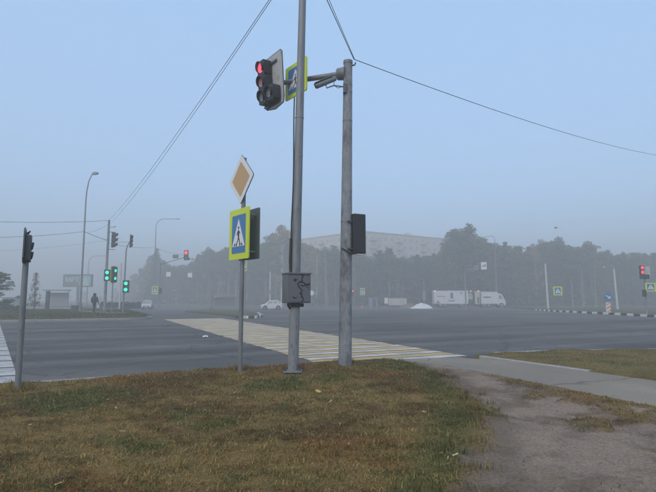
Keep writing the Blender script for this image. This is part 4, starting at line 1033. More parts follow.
c = PY(644.4, 293.2, b.y - .1); t = thing('pedestrian_signal', 'dark pedestrian signal under the red light at the right edge', 'traffic light', c, R(-12))
signal_head(t, 0, 0, [M['lens_dark']] * 2, r=.11, depth=.18, vis=.1)
# lamp above the trees behind the truck
b = Vector((PY(497, 300, 108).x, 108, gz(0, 108))); lamp_post('street lamp rising behind the truck with its arm before the tall tree', b, ZH(236, 108) - b.z, -3.2, arm_rise=-.45, curve=.7)

# billboard
b = Vector((PY(77, 300, 108).x, 108, gz(0, 108))); zc = ZH(280.6, 108) - b.z
t = thing('billboard', 'teal billboard lettered MRT in Cyrillic on a single leg, beyond the opposite verge', 'billboard', b, R(-6)); t.scale = (1.12, 1, 1.0)
MB().box((0, 0, zc), (6.1, .3, 2.75)).build('frame', M['darkgrey'], t, .03)
pn = MB().box((0, -.16, zc), (5.8, .03, 2.45)).build('poster', mat('poster_teal', (.11, .19, .20), .5, var=.12, scale=.8), t)
MB().box((1.55, -.18, zc - .05), (2.3, .012, 2.2)).build('poster_field', mat('poster_pale_teal', (.22, .38, .37), .5, var=.25, scale=.9), pn)
MB().prism([(-.55, -1.0), (.5, -1.0), (.42, -.2), (.22, .05), (.28, .4), (.1, .72), (-.16, .7), (-.3, .42), (-.2, .05), (-.5, -.25)], -.194, -.188, (1.7, zc - .05)).build('poster_portrait', mat('poster_skin', (.42, .52, .46), .5, var=.2), pn)
MB().box((0, .15, (zc - 1.4) / 2), (.4, .4, zc - 1.3)).build('leg', M['galv'], t); MB().box((-1.2, -.18, zc - .55), (2.6, .012, .22)).build('red_line', M['red_sign'], pn)
cu = bpy.data.curves.new('txt', 'FONT'); cu.body = '\u041c\u0420\u0422'; cu.size = 1.35; cu.extrude = .005; cu.align_x = 'CENTER'
to = bpy.data.objects.new('txt', cu); C.objects.link(to); dg = bpy.context.evaluated_depsgraph_get(); dg.update()
me = bpy.data.meshes.new_from_object(to.evaluated_get(dg)); bpy.data.objects.remove(to); me.materials.clear(); me.materials.append(M['white'])
o_ = bpy.data.objects.new('lettering', me); C.objects.link(o_); o_.parent = pn; o_.rotation_euler = (R(90), 0, 0); o_.location = (-1.15, -.186, zc - .25); o_['kind'] = 'stuff'
# shelter and pylon on the opposite verge
b = PL(47, 311); t = thing('advert_pylon', 'dark upright advertising pylon on the opposite verge', 'pylon', b, R(10))
MB().box((0, 0, (H(291, b)) / 2 + .1), (.36, .3, H(291, b) - .2)).build('pillar', M['darkgrey'], t, .02); MB().box((0, 0, .12), (.5, .4, .24)).build('foot', M['darkgrey'], t)
MB().box((0, -.158, H(297, b)), (.26, .015, 1.0)).build('poster', M['sign_back'], t)
b = PL(56, 308.6); t = thing('bus_shelter', 'flat-roofed glass bus shelter behind the dark pylon', 'bus shelter', b, R(0))
hB = H(290.2, b); wB = 2.9
MB().box((0, 0, hB), (wB + .5, 1.6, .14)).build('roof', M['galv_light'], t, .02)
for sx in (-1, 1): MB().box((sx * wB / 2, .6, hB / 2), (.07, .07, hB)).build('post', M['galv_light'], t)
MB().box((0, .62, hB * .52), (wB - .1, .02, hB * .7)).build('back_pane', mat('hazy_glass', (.26, .28, .3), .15, var=.05), t)
# bin
b = PL(75, 311.4); t = thing('litter_bin', 'dark squat litter bin beside the left street lamp', 'bin', b)
MB().box((0, 0, .3), (.62, .5, .56), taper=1.08).build('body', M['darkgrey'], t, .03); MB().box((0, 0, .6), (.7, .56, .05)).build('rim', M['black'], t)
# teal kiosk and sign arm at the far left
b = P(13, 307.2); t = thing('kiosk', 'low teal kiosk behind the bush at the far left', 'kiosk', b, R(-8))
MB().box((0, 0, 1.0), (3.4, 2.2, 2.0)).build('wall', mat('kiosk_teal', (.09, .24, .22), .6, var=.2), t, .03); MB().box((0, 0, 2.07), (3.7, 2.5, .14)).build('roof', M['sign_back'], t)
for sx in (-.9, .5): MB().box((sx, -1.11, 1.1), (.9, .03, .8)).build('window', mat('kiosk_glass', (.22, .34, .33), .2), t)
MB().box((1.35, -1.11, .95), (.6, .03, 1.7)).build('door', M['sign_back'], t)

# ================================================================== WIRES
def wire(label, pts_or_ends, sag=0.0, r=0.012, n=18, wobble=0.0):
    a, b_ = [Vector(p) for p in pts_or_ends]
    c_ = a.lerp(b_, .5)
    pts = [a.lerp(b_, i / n) - Vector((0, 0, 4 * sag * (i / n) * (1 - i / n))) - a for i in range(n + 1)]
    o = MB().tube(pts, r, 6).build('overhead_wire', M['cable']); o.location = a; return tag(o, label, 'wire')
q1 = PY(268, 0, 12.5); q2 = PY(270, 0, 12.5)
def thru(A, Q, f): return A + (Q - A) * f
e1 = Vector((5.5, -3.5, 11.8))
def sag_wire(label, A, Q, f_end, dz_end, r):
    """parabolic wire from A that passes through Q and ends beyond it"""
    E = A + (Q - A) * f_end; E.z += dz_end; u_ = 1 / f_end
    line = A.lerp(E, u_); sg_ = (line.z - Q.z) / (4 * u_ * (1 - u_))
    return wire(label, (A, E), sg_, r, 40)
sag_wire('left strand of the overhead wire pair rising to the top of the picture', TOPW, PY(267.0, 3, 13.0), 1.5, 1.35, .010)
sag_wire('right strand of the overhead wire pair rising to the top of the picture', TOPW + Vector((.35, 0, -.15)), PY(270.5, 1, 13.2), 1.5, 1.3, .010)
PT = b2 + pole_at(topz) + Vector((.13, -.05, .04))
sag_wire('wire from the concrete pole running down to the right edge', PT, PY(656, 155, 27), 1.35, .5, .008)
wire('left of two wires from the concrete pole overhead to the top edge', (PT, thru(PT, PY(327, 0, D2 - 1.75), 5.5)), .0, .008)
wire('right of two wires from the concrete pole overhead to the top edge', (PT + Vector((.01, 0, .01)), thru(PT, PY(329, 0, D2 - 1.9), 5.5)), .03, .006)
wire('upper wire from the left edge to the overhead wire pole', (PY(-60, 219, 44), TOPW + Vector((0, 0, -.05))), .25, .02)
wire('lower wire from the left edge to the bent-tip street lamp', (PY(-60, 236.5, 44), WIRE_L), .3, .02)
wire('slanting wire from the bent-tip street lamp to the overhead wire pole', (WIRE_L, Vector((POLE_W.x, POLE_W.y, ZH(240.5, POLE_W.y)))), .05, .026)
wire('short rising wire between the bent-tip street lamp and the wire pole top', (WIRE_L + Vector((.4, 0, -.1)), Vector((POLE_W.x, POLE_W.y, ZH(224, POLE_W.y)))), .15, .012)
wire('short wire from the upper traffic light to the bent signal post', (PY(115, 241, POLE_W.y), BENT_TOP + Vector((-.1, 0, -.1))), .05, .014)
wire('thin wire from the wire pole to the far lamp post on the left', (Vector((POLE_W.x, POLE_W.y, ZH(243, POLE_W.y))), Vector((LAMP_M.x, LAMP_M.y, ZH(247, LAMP_M.y)))), .3, .018)
wire('thin wire from the far lamp post to the left mast arm light', (Vector((LAMP_M.x, LAMP_M.y, ZH(247, LAMP_M.y))), PY(184, 255, MA.y)), .3, .018)
wire('far wire crossing the fog above the hedge at left', (PY(-60, 252, 100), PY(122, 238, 96)), .8, .02)

# ================================================================== TREES
def leaf_cloud(rs, centers, radii, n_each, size, cols, flat=1.0, jit=.25):
    vs = []; cs = []
    for (c, r_, n_, cl) in zip(centers, radii, n_each, cols):
        d = rs.normal(size=(n_, 3)); d /= np.linalg.norm(d, axis=1)[:, None]; rad = r_ * rs.random(n_) ** .45
        p = np.asarray(c) + d * rad[:, None] * np.array([1, 1, flat])
        a = rs.normal(size=(n_, 3)); a /= np.linalg.norm(a, axis=1)[:, None]; b = np.cross(a, rs.normal(size=(n_, 3))); b /= np.linalg.norm(b, axis=1)[:, None]
        s = size * (0.55 + .9 * rs.random(n_))
        A = a * (s * .62)[:, None]; B = b * (s * .38)[:, None]
        vs.append(np.stack([p - A, p - B * .9, p + A, p + B], 1).reshape(-1, 3))
        j = np.exp(rs.normal(0, jit, n_))[:, None]; cs.append(np.repeat(np.clip(np.asarray(cl) * j, .004, .5), 4, 0))
    v = np.concatenate(vs); return v, np.arange(len(v)), np.concatenate(cs)
def make_tree(kind, seed):
    """unit-less prototype 10 m tall: (crown mesh, trunk mesh)"""
    rs = np.random.default_rng(seed); rd = random.Random(seed); cen = []; rad = []; col = []; tr = MB()
    pal = {'pine': ((.085, .098, .022), (.12, .12, .026)), 'broad': ((.12, .125, .02), (.19, .15, .024)), 'dark': ((.06, .082, .02), (.09, .108, .024)),
           'birch': ((.27, .19, .03), (.32, .20, .032)), 'spruce': ((.055, .078, .026), (.075, .095, .03))}[kind]
    def cl(): a = rd.random(); return [pal[0][i] * (1 - a) + pal[1][i] * a for i in range(3)]
    lean = rd.uniform(-.2, .2)
    H0 = 10.0
    def ax(z): return Vector((lean * (z / H0) ** 2 + .05 * math.sin(z * .9 + seed), .05 * math.cos(z * .7 + seed), z))
    tr.tube([ax(z) for z in (-.2, 1, 3, 5, 7, 8.6, 9.4)], [.19, .15, .125, .10, .07, .04, .02], 8)
    def limb(z, az, L, rise, r_):
        p0 = ax(z); p1 = p0 + Vector((math.cos(az) * L * .5, math.sin(az) * L * .5, rise * .35)); p2 = p0 + Vector((math.cos(az) * L, math.sin(az) * L, rise))
        tr.tube([p0, p1, p2], [r_, r_ * .7, r_ * .3], 5); return p2
    if kind == 'spruce':
        z = .9
        while z < 9.6:
            R_ = 1.75 * (1 - z / 10) ** .85 + .1; m = max(3, int(7 * R_))
            for k in range(m):
                az = 2 * math.pi * k / m + rd.uniform(-.4, .4); L = R_ * rd.uniform(.6, 1.08); e = limb(z, az, L, -.12 * L, .03)
                for f_ in (.45, .9): cen.append(ax(z).lerp(e, f_)); rad.append(.2 + .22 * R_); col.append(cl())
            z += rd.uniform(.42, .6)
        cen.append(ax(9.5)); rad.append(.28); col.append(cl())
    elif kind == 'pine':
        for k in range(46):
            z = rd.uniform(4.4, 9.5); f_ = (z - 4.6) / 5; Rm = 1.5 * math.sin(math.pi * (0.22 + .72 * f_)) ** .8; az = rd.uniform(0, 6.28)
            e = limb(z - .3, az, Rm * rd.uniform(.45, 1), rd.uniform(.2, .7), .035); cen.append(e); rad.append(rd.uniform(.3, .58)); col.append(cl())
        for k in range(6): cen.append(ax(rd.uniform(6, 9.6))); rad.append(.5); col.append(cl())
        for k in range(5): limb(rd.uniform(2.2, 4.6), rd.uniform(0, 6.28), rd.uniform(.4, .9), rd.uniform(-.1, .2), .018)
    else:
        z0 = 2.0 if kind != 'dark' else .9; Rm = {'broad': 1.75, 'dark': 1.7, 'birch': 1.35}[kind]
        for k in range({'broad': 85, 'dark': 95, 'birch': 60}[kind]):
            z = z0 + (9.3 - z0) * rd.random() ** .9; f_ = (z - z0) / (10 - z0); az = rd.uniform(0, 6.28)
            R_ = Rm * math.sin(math.pi * (0.14 + .80 * f_)) ** .8 * (1.1 - .42 * f_) * (.2 + 1.15 * rd.random() ** .8)
            e = limb(max(1.2, z - 1.1), az, R_, rd.uniform(.6, 1.2), .03); cen.append(e); rad.append(rd.uniform(.26, .62)); col.append(cl())
        for k in range(7): cen.append(ax(rd.uniform(8.6, 9.55)) + Vector((rd.uniform(-.35, .35), rd.uniform(-.35, .35), 0))); rad.append(rd.uniform(.25, .42)); col.append(cl())
    n_each = [int(42 * (r_ / .45) ** 1.6) + 8 for r_ in rad]
    v, f, c = leaf_cloud(rs, cen, rad, n_each, {'spruce': .2, 'pine': .19, 'birch': .17}.get(kind, .19), col, .72 if kind in ('pine',) else .9)
    cm = np_mesh('crown', v, f, 4, c, M['leaf'])
    tm = tr.mesh('trunk', M[{'pine': 'pinebark', 'birch': 'birchbark'}.get(kind, 'bark')])
    return cm, tm
PRO = {k: [make_tree(k, s) for s in ss] for k, ss in {'pine': (11, 12, 13, 14), 'broad': (21, 22, 23), 'dark': (31, 32), 'birch': (41, 42), 'spruce': (51, 52)}.items()}
def place_tree(kind, i, loc, h, wide, rz, label, group=None, name=None):
    cm, tm = PRO[kind][i % len(PRO[kind])]
    t = thing(name or {'pine': 'pine_tree', 'birch': 'birch_tree', 'spruce': 'spruce_tree'}.get(kind, 'tree'), label, 'tree', loc, rz, group)
    k = h / 10.0; t.scale = (k * wide, k * wide, k)
    for n_, m_ in (('crown', cm), ('trunk', tm)):
        o = bpy.data.objects.new(n_, m_); C.objects.link(o); o.parent = t
    return t
rt = random.Random(99)
SKYLINE = [(-60, 292), (60, 293), (100, 290), (125, 284), (140, 268), (150, 256), (156, 248), (164, 256), (176, 262), (190, 257), (200, 246), (216, 243), (233, 241), (250, 244), (262, 240), (273, 231), (282, 224),
           (293, 231), (306, 239), (320, 241), (336, 243), (350, 246), (370, 252), (386, 245), (400, 254), (415, 250), (430, 250), (443, 243), (455, 227), (462, 231), (470, 222), (480, 236), (490, 238),
           (504, 236), (516, 242), (530, 244), (545, 236), (560, 238), (576, 245), (590, 241), (605, 246), (622, 247), (650, 247), (700, 243), (800, 240)]
def skytop(px): return float(np.interp(px, [p[0] for p in SKYLINE], [p[1] for p in SKYLINE]))
def depth0(px): return float(np.interp(px, [-60, 60, 120, 150, 200, 250, 320, 450, 560, 656, 800], [330, 300, 250, 168, 150, 138, 130, 122, 124, 128, 130]))
ZONE = [(-100, 140, 'wood at the far left'), (140, 246, 'wood behind the left mast arm'), (246, 345, 'wood behind the steel mast'), (345, 440, 'wood before the apartment block'), (440, 510, 'wood behind the box truck'), (510, 900, 'wood behind the right island')]
ORD = ['first', 'second', 'third', 'fourth', 'fifth', 'sixth', 'seventh', 'eighth', 'ninth', 'tenth', 'eleventh', 'twelfth', 'thirteenth', 'fourteenth', 'fifteenth', 'sixteenth', 'seventeenth', 'eighteenth', 'nineteenth', 'twentieth'] + [f'{k}th' for k in range(21, 40)]
CNT = {}
def zone(px):
    for a, b_, n_ in ZONE:
        if a <= px < b_: return n_
SPECIAL = {156: ('spruce', 'pointed spruce topping the left wood, right behind the long-armed street lamp'), 282: ('birch', 'yellowing birch rising highest in the wood just left of the steel mast'),
           455: ('dark', 'left one of the two tall dark trees above the box truck'), 470: ('dark', 'right and taller of the two tall dark trees above the box truck')}
KN = {'pine': 'bare-trunked pine', 'broad': 'green broadleaf tree', 'dark': 'dark dense tree', 'birch': 'yellowish birch', 'spruce': 'dark spruce'}
def wood_tree(px, Y, topy, kind, i, label=None, wide=None, row='front row'):
    x = (px - CX) / FPX * Y; g_ = gz(x, Y); h = ZH(topy, Y) - g_; 
    wd = wide or rt.uniform(.85, 1.4)
    h *= rt.uniform(.93, 1.02) if not label else 1.0
    if h < 14: wd *= 14 / max(6, h)
    if label: place_tree(kind, i, (x, Y, g_), h, wd, rt.uniform(0, 6.28), label)
    else:
        z_ = zone(px)
        if row == 'front row':
            CNT[z_] = CNT.get(z_, -1) + 1; lab = f'{KN[kind]}, {ORD[CNT[z_]]} from left in front row of {z_}'
        else: lab = f'{KN[kind]} in the {row} of the {z_}'
        place_tree(kind, i, (x, Y, g_), h, wd, rt.uniform(0, 6.28), lab, f'{KN[kind]}s, {row}, {z_}')
for px, (kd, lab) in SPECIAL.items():
    wood_tree(px, depth0(px) - 1, skytop(px) - 1, kd, px, lab, wide=.92 if kd == 'dark' else 1.05)
px = -40.0; i = 0
while px < 720:
    Y = depth0(px) + rt.uniform(0, 6); i += 1
    kd = rt.choice(['pine', 'pine', 'broad', 'birch', 'dark', 'pine'] if px < 440 else ['dark', 'spruce', 'pine', 'broad', 'broad', 'birch', 'pine', 'dark'])
    wood_tree(px, Y, skytop(px) + rt.uniform(0, 9), kd, i); px += rt.uniform(7.5, 12) * (1.6 if px < 130 else 1)
px = -44.0
while px < 730:
    Y = depth0(px) + rt.uniform(9, 17); i += 1
    wood_tree(px, Y, skytop(px) + rt.uniform(-1, 7), rt.choice(['pine', 'pine', 'broad', 'dark', 'spruce']), i, row='second row'); px += rt.uniform(8, 12) * (1.8 if px < 130 else 1)
px = 130.0
while px < 740:
    Y = depth0(px) + rt.uniform(20, 34); i += 1
    wood_tree(px, Y, skytop(px) + rt.uniform(2, 10), rt.choice(['spruce', 'dark', 'dark', 'broad']), i, wide=1.5, row='back row'); px += rt.uniform(7, 10)
# undergrowth along the foot of the wood: one uncountable mass
def bush_mass(name, items, size, label, cat='undergrowth', kind='stuff', per=90, jit=.3):
    rs = np.random.default_rng(len(items)); cen = [a[0] for a in items]; rad = [a[1] for a in items]; col = [a[2] for a in items]
    v, f, c = leaf_cloud(rs, cen, rad, [per] * len(items), size, col, .75, jit)
    v[:, 2] = np.maximum(v[:, 2], -.42)
    o = bpy.data.objects.new(name, np_mesh(name, v, f, 4, c, M['leaf'])); C.objects.link(o); return tag(o, label, cat, kind=kind)
it = []
for k in range(900):
    px = rt.uniform(125, 740); Y = depth0(px) + rt.uniform(-1, 22); x = (px - CX) / FPX * Y; r_ = rt.uniform(.7, 1.9); a = rt.random()
    it.append(((x, Y, gz(x, Y) + r_ * rt.uniform(.4, 1.5)), r_, (.06 + .08 * a, .07 + .03 * a, .022)))
bush_mass('undergrowth', it, .42, 'dark undergrowth along the foot of the foggy wood')
# near-left trees, hedge and bushes
b = PL(-4, 311.8); place_tree('dark', 1, b, H(270.5, b), 2.1, 1.0, 'dark leafy young tree at the left edge of the opposite verge')
b = PL(34, 311.2); t = place_tree('birch', 1, b, H(272, b), 1.05, .4, 'thin reddish autumn sapling right behind the short left signal post', name='sapling')
rs = np.random.default_rng(3); cn = []; rd_ = []; cl_ = []
for k in range(80):
    z = .5 + 3.2 * rt.random() ** 1.3; rr = .62 * (1 - (z - .5) / 3.5) + .05; a = rt.uniform(0, 6.28); q_ = rt.random() ** .5; cn.append((math.cos(a) * rr * q_, math.sin(a) * rr * q_, z)); rd_.append(rt.uniform(.08, .2)); cl_.append((.17, .095, .06) if rt.random() < .6 else (.10, .085, .045))
v, f, c_ = leaf_cloud(rs, [(x * 2.6, y * 2.6, z * 2.6) for x, y, z in cn], [r_ * 2.6 for r_ in rd_], [16] * len(cn), .17, cl_)
for ch in kids(t):
    if ch.name.startswith('trunk'): ch.data = PRO['dark'][0][1]
    if ch.name.startswith('crown'): ch.data = np_mesh('crown', v, f, 4, c_, M['leaf'])
for px, py, r_, n_, lab in ((4, 310.4, .9, 14, 'low bush at the left edge before the teal kiosk'), (17, 310.2, .6, 10, 'small round bush beside the short left signal post')):
    b = PL(px, py); it = [((rt.uniform(-r_, r_) * 1.3, rt.uniform(-r_, r_) * .6, rt.uniform(.15, .55) * r_), r_ * .5, (.06, .065, .035)) for k in range(n_)]
    o = bush_mass('bush', it, .16, lab, 'bush', None, 110); o.location = b
a0_, a1_ = P(101, 309.2), P(146, 308.6); it = []
for k in range(90):
    p = a0_.lerp(a1_, k / 89); it.append(((p.x - a0_.x + rt.uniform(-.1, .1), p.y - a0_.y + rt.uniform(-.3, .3), rt.uniform(.2, .95)), .42, (.045, .052, .03)))
o = bush_mass('hedge', it, .2, 'clipped dark hedge running behind the green pedestrian signals', 'hedge', None, 90); o.location = a0_

# ================================================================== APARTMENT BLOCK
bw = mat('panel_beige', (.55, .47, .34), .85, var=.1, scale=.4, dirt=((.36, .32, .27), .25, .45, .7)); gl = mat('window_glass', (.28, .26, .24), .15, var=.3, scale=.3); wf = mat('window_frame_white', (.55, .54, .52), .6)
pc = mat('parapet_grey', (.33, .31, .28), .85)
cB = PY(362, 231.5, 182); zt = cB.z; cB = Vector((cB.x, cB.y, gz(0, 182)))
eL = PY(292, 300, 212); eR = PY(500, 300, 224); Hb = zt - cB.z
ab = thing('apartment_block', 'beige nine-storey apartment block showing above the trees', 'building', cB)
wmesh = MB().box((0, -.02, 0), (1.5, .1, 1.45)).mesh('window', gl); fmesh = MB()
for q_ in (((-.79, 0), (.09, 1.6)), ((.79, 0), (.09, 1.6)), ((0, .76), (1.5, .09)), ((0, -.76), (1.62, .09)), ((.12, 0), (.06, 1.45))): fmesh.box((q_[0][0], -.05, q_[0][1]), (q_[1][0], .12, q_[1][1]))
fmesh = fmesh.mesh('frame', wf)
bmesh_ = MB().box((0, -.55, -.45), (2.9, 1.1, 1.0)).mesh('balcony', mat('balcony_panel', (.40, .37, .33), .8)); smesh = MB().box((0, -.008, 0), (.1, .06, Hb)).mesh('panel_joint', pc)
for E in (eL, eR):
    d = Vector((E.x - cB.x, E.y - cB.y, 0)); L = d.length; sgn = -1 if E.x < cB.x else 1
    rz = math.atan2(d.y, d.x) if sgn > 0 else math.atan2(-d.y, -d.x); mid_ = d / 2; nrm = Vector((math.sin(rz), -math.cos(rz), 0))
    wl = MB().box((0, 6, Hb / 2 - .5), (L, 12, Hb + 1)).build('wall', bw, ab); wl.location = mid_; wl.rotation_euler = (0, 0, rz)
    pr = MB().box((0, -.05, Hb + .1), (L + .2, .4, .35)).build('parapet', pc, ab); pr.location = mid_; pr.rotation_euler = (0, 0, rz)
    nwin = int(L / 3.2)
    for k in range(nwin):
        xk = -L / 2 + (k + .5) * L / nwin
        if k: o = bpy.data.objects.new('panel_joint', smesh); C.objects.link(o); o.parent = wl; o.location = (xk - L / nwin / 2, 0, Hb / 2)
        for fl_ in range(9):
            zz = Hb - 2.1 - fl_ * 3.0
            if zz < 1 or (fl_ > 4 and (k + fl_) % 2): continue
            o = bpy.data.objects.new('window', wmesh); C.objects.link(o); o.parent = wl; o.location = (xk, 0, zz)
            if k % 4 == 1: o2 = bpy.data.objects.new('balcony', bmesh_); C.objects.link(o2); o2.parent = wl; o2.location = (xk, 0, zz - .1)
            else: o2 = bpy.data.objects.new('window_frame', fmesh); C.objects.link(o2); o2.parent = wl; o2.location = (xk, 0, zz)
for dx_, dy_ in ((4, 9), (20, 14), (38, 20)):
    MB().box((dx_, dy_ + 4, Hb + .9), (2.6, 2.2, 1.6)).build('roof_hut', bw, ab)

# ================================================================== VEHICLES
rubber, chrome = M['rubber'], M['galv_light']
def wheel(par, x, y, r_=.31, w_=.2):
    ty = MB().tube([(x, y - w_ / 2, r_), (x, y - w_ / 2 + .03, r_), (x, y + w_ / 2 - .03, r_), (x, y + w_ / 2, r_)], [r_ * .93, r_, r_, r_ * .93], 22).build('tyre', rubber, par)
    s = -1 if y < 0 else 1
    rm = MB().tube([(x, y + s * (w_ / 2 - .01), r_), (x, y + s * (w_ / 2 + .012), r_)], r_ * .62, 16).build('rim', chrome, ty)
def hatchback(label, loc, rz, paint, L=3.75, W=1.62, Ht=1.5):
    t = thing('parked_car' if False else 'car', label, 'car', loc, rz); k = L / 3.75; h = Ht / 1.5     # nose towards -X
    prof = [(-1.86, .28), (-1.88, .5), (-1.80, .74), (-1.45, .84), (-.98, .92), (1.55, .98), (1.82, .93), (1.87, .6), (1.84, .28), (1.5, .2), (-1.5, .2)]
    secs = [(-W / 2, .93), (-W / 2 + .05, 1.0), (W / 2 - .05, 1.0), (W / 2, .93)]
    mb = MB(); n = len(prof)
    for y, sc in secs:
        for x, z in prof: mb.v.append((x * k * (1 - (1 - sc) * .5), y, (z - .55) * h * (1 - (1 - sc) * .9) + .55 * h))
    for a in range(3):
        for j in range(n): mb.f.append((a * n + j, a * n + (j + 1) % n, (a + 1) * n + (j + 1) % n, (a + 1) * n + j))
    mb.f += [tuple(range(n)), tuple(range(3 * n, 4 * n))[::-1]]
    body = mb.build('body', paint, t, .03)
    # cabin glass
    lo = [(-1.0, .9), (1.66, .95)]; hi = [(-.30, 1.42), (1.28, 1.45)]; wb, wt = W / 2 - .06, W / 2 - .24
    g_ = MB(); g_.add([(lo[0][0] * k, -wb, lo[0][1] * h), (lo[1][0] * k, -wb, lo[1][1] * h), (lo[1][0] * k, wb, lo[1][1] * h), (lo[0][0] * k, wb, lo[0][1] * h),
                       (hi[0][0] * k, -wt, hi[0][1] * h), (hi[1][0] * k, -wt, hi[1][1] * h), (hi[1][0] * k, wt, hi[1][1] * h), (hi[0][0] * k, wt, hi[0][1] * h)],
                      [(0, 3, 2, 1), (4, 5, 6, 7), (0, 1, 5, 4), (1, 2, 6, 5), (2, 3, 7, 6), (3, 0, 4, 7)])
    g_.build('window_glass', gl, t)
    MB().add([(-.38 * k, -wt - .02, 1.40 * h), (1.36 * k, -wt - .02, 1.43 * h), (1.36 * k, wt + .02, 1.43 * h), (-.38 * k, wt + .02, 1.40 * h), (-.2 * k, -wt + .08, 1.49 * h), (1.2 * k, -wt + .08, 1.5 * h), (1.2 * k, wt - .08, 1.5 * h), (-.2 * k, wt - .08, 1.49 * h)],
             [(0, 3, 2, 1), (4, 5, 6, 7), (0, 1, 5, 4), (1, 2, 6, 5), (2, 3, 7, 6), (3, 0, 4, 7)]).build('roof', paint, t, .02)
    for sy in (-1, 1):
        for (xb, zb_), (xt, zt_) in (((-1.02, .9), (-.30, 1.43)), ((.22, .93), (.3, 1.44)), ((1.15, .95), (1.02, 1.44)), ((1.68, .95), (1.30, 1.45))):
            MB().tube([(xb * k, sy * (wb + .012), zb_ * h), (xt * k, sy * (wt + .012), zt_ * h)], .045 if xb != 1.15 else .06, 6).build('pillar', paint, t)
        for x in (-1.16, 1.18): wheel(t, x * k, sy * (W / 2 - .08), .3, .19)
        for x in (-1.16, 1.18): MB().tube([(x * k, sy * (W / 2 - .0), .31), (x * k, sy * (W / 2 + .004), .31)], .36, 20).build('wheel_arch', M['black'], t)
        MB().box((-1.82 * k, sy * .58, .66 * h), (.1, .34, .16)).build('headlight', M['white'], t, .02)
        MB().box((1.84 * k, sy * .68, .78 * h), (.06, .16, .3)).build('tail_light', M['red_sign'], t, .02)
        MB().box((-.72 * k, sy * (W / 2 + .06), .98 * h), (.1, .16, .12)).build('mirror', paint, t, .02)
        for x in (.05, .95): MB().box((x * k, sy * (W / 2 + .008), .78 * h), (.14, .02, .03)).build('door_handle', chrome, t)
    MB().box((-1.885 * k, 0, .42 * h), (.04, 1.0, .16)).build('grille', M['black'], t); MB().box((-1.90 * k, 0, .36 * h), (.02, .46, .1)).build('number_plate', M['white'], t)
    return t
silver = mat('white_car_paint', (.62, .64, .67), .3, var=.03, spec=.6)
b = P(271.2, 309.6); hatchback('white hatchback driving left in front of the wood', b, R(12), silver, L=20.9 / 490 * b.y * .99, Ht=9.2 / 490 * b.y)
b = P(147, 309.0); hatchback('pale car facing the camera beyond the right end of the hedge', b, R(106), mat('pale_car_paint', (.5, .5, .5), .35, var=.04), L=3.9)

# box truck with trailer, nose to the right
b = P(435, 307.6); xe = P(505, 307.6); k = (xe.x - b.x)
t = thing('box_truck', 'white box truck with trailer standing before the wood', 'truck', Vector(((b.x + xe.x) / 2, b.y + 1.2, b.z)), R(-2))
tw = mat('truck_white', (.60, .62, .63), .5, var=.06, scale=.8, dirt=((.42, .42, .41), .7, .5, .75)); hT = 17.3 / 490 * b.y
x0 = -k / 2; q_ = lambda px: x0 + (px - 435) / 70 * k
def tbox(name, pa_, pb2, z0, z1, m, y0=-1.25, y1=1.25, par=None, bev=.03): return MB().box(((q_(pa_) + q_(pb2)) / 2, (y0 + y1) / 2, (z0 + z1) / 2), (q_(pb2) - q_(pa_), y1 - y0, z1 - z0)).build(name, m, par or t, bev)
tr_ = tbox('trailer_box', 435, 468.5, hT * .20, hT * .99, tw); fb = tbox('cargo_box', 481.5, 498, hT * .2, hT * .93, tw)
for a_, b_ in ((435, 468.5), (481.5, 498)):
    par = tr_ if a_ == 435 else fb; n_ = int((b_ - a_) / 4.2); top_ = hT * (.99 if a_ == 435 else .93)
    for j in range(n_ + 1): MB().box((q_(a_ + (b_ - a_) * j / n_), -1.262, (hT * .2 + top_) / 2), (.05, .03, top_ - hT * .2 - .1)).build('panel_rib', tw, par)
    tbox('roof_rail', a_ + .2, b_ - .2, top_ - .1, top_ + .02, M['galv_light'], -1.29, -1.255, par, 0); tbox('bottom_rail', a_ + .2, b_ - .2, hT * .2 - .03, hT * .2 + .08, M['galv_light'], -1.29, -1.255, par, 0)
tbox('trailer_door', 451.2, 453.6, hT * .52, hT * .86, M['sign_back'], -1.285, -1.255, tr_, 0); tbox('lettering_bar', 449, 455, hT * .36, hT * .41, M['darkgrey'], -1.282, -1.255, tr_, 0); tbox('lettering_bar', 438, 446, hT * .62, hT * .67, M['galv_light'], -1.282, -1.255, tr_, 0)
tbox('lettering_bar', 484, 491, hT * .56, hT * .63, M['darkgrey'], -1.282, -1.255, fb, 0); tbox('vent', 461, 462.6, hT * .8, hT * .88, M['darkgrey'], -1.282, -1.255, tr_, 0)
MB().prism([(-.4, 0), (.4, 0), (0, .75)], -1.286, -1.262, (q_(438.6), hT * .24)).build('warning_triangle', mat('faded_red', (.36, .17, .15), .6, var=.2), tr_)
tbox('front_unit', 475.5, 480.6, hT * .2, hT * .92, mat('unit_beige', (.46, .42, .36), .6, var=.2), -1.1, 1.1); tbox('dark_bulkhead', 468.8, 475.2, hT * .18, hT * .90, M['black'], -.9, 1.0)
tbox('hanging_sheet', 469.8, 472, hT * .5, hT * .85, mat('sheet_green', (.35, .42, .36), .7), -1.15, -1.1); tbox('dark_patch', 478, 479.6, hT * .25, hT * .6, M['darkgrey'], -1.13, -1.101)
tbox('marker_lamp', 471, 472, hT * .93, hT * .96, M['lamp_on'], -1.2, -1.1); tbox('marker_lamp', 478.4, 479.6, hT * .93, hT * .96, M['lamp_on'], -1.2, -1.1); tbox('marker_rail', 470, 480.5, hT * .90, hT * .935, M['orange'], -1.15, -1.05); tbox('marker_lamp', 435.2, 436, hT * .93, hT * .97, M['lamp_on'], -1.30, -1.26)
tbox('chassis', 437, 500, hT * .10, hT * .2, M['darkgrey'], -.7, .7); tbox('skirt', 447, 464, hT * .09, hT * .19, M['darkgrey'], -1.2, -1.1); tbox('drawbar', 466, 484, hT * .12, hT * .17, M['black'], -.2, .2)
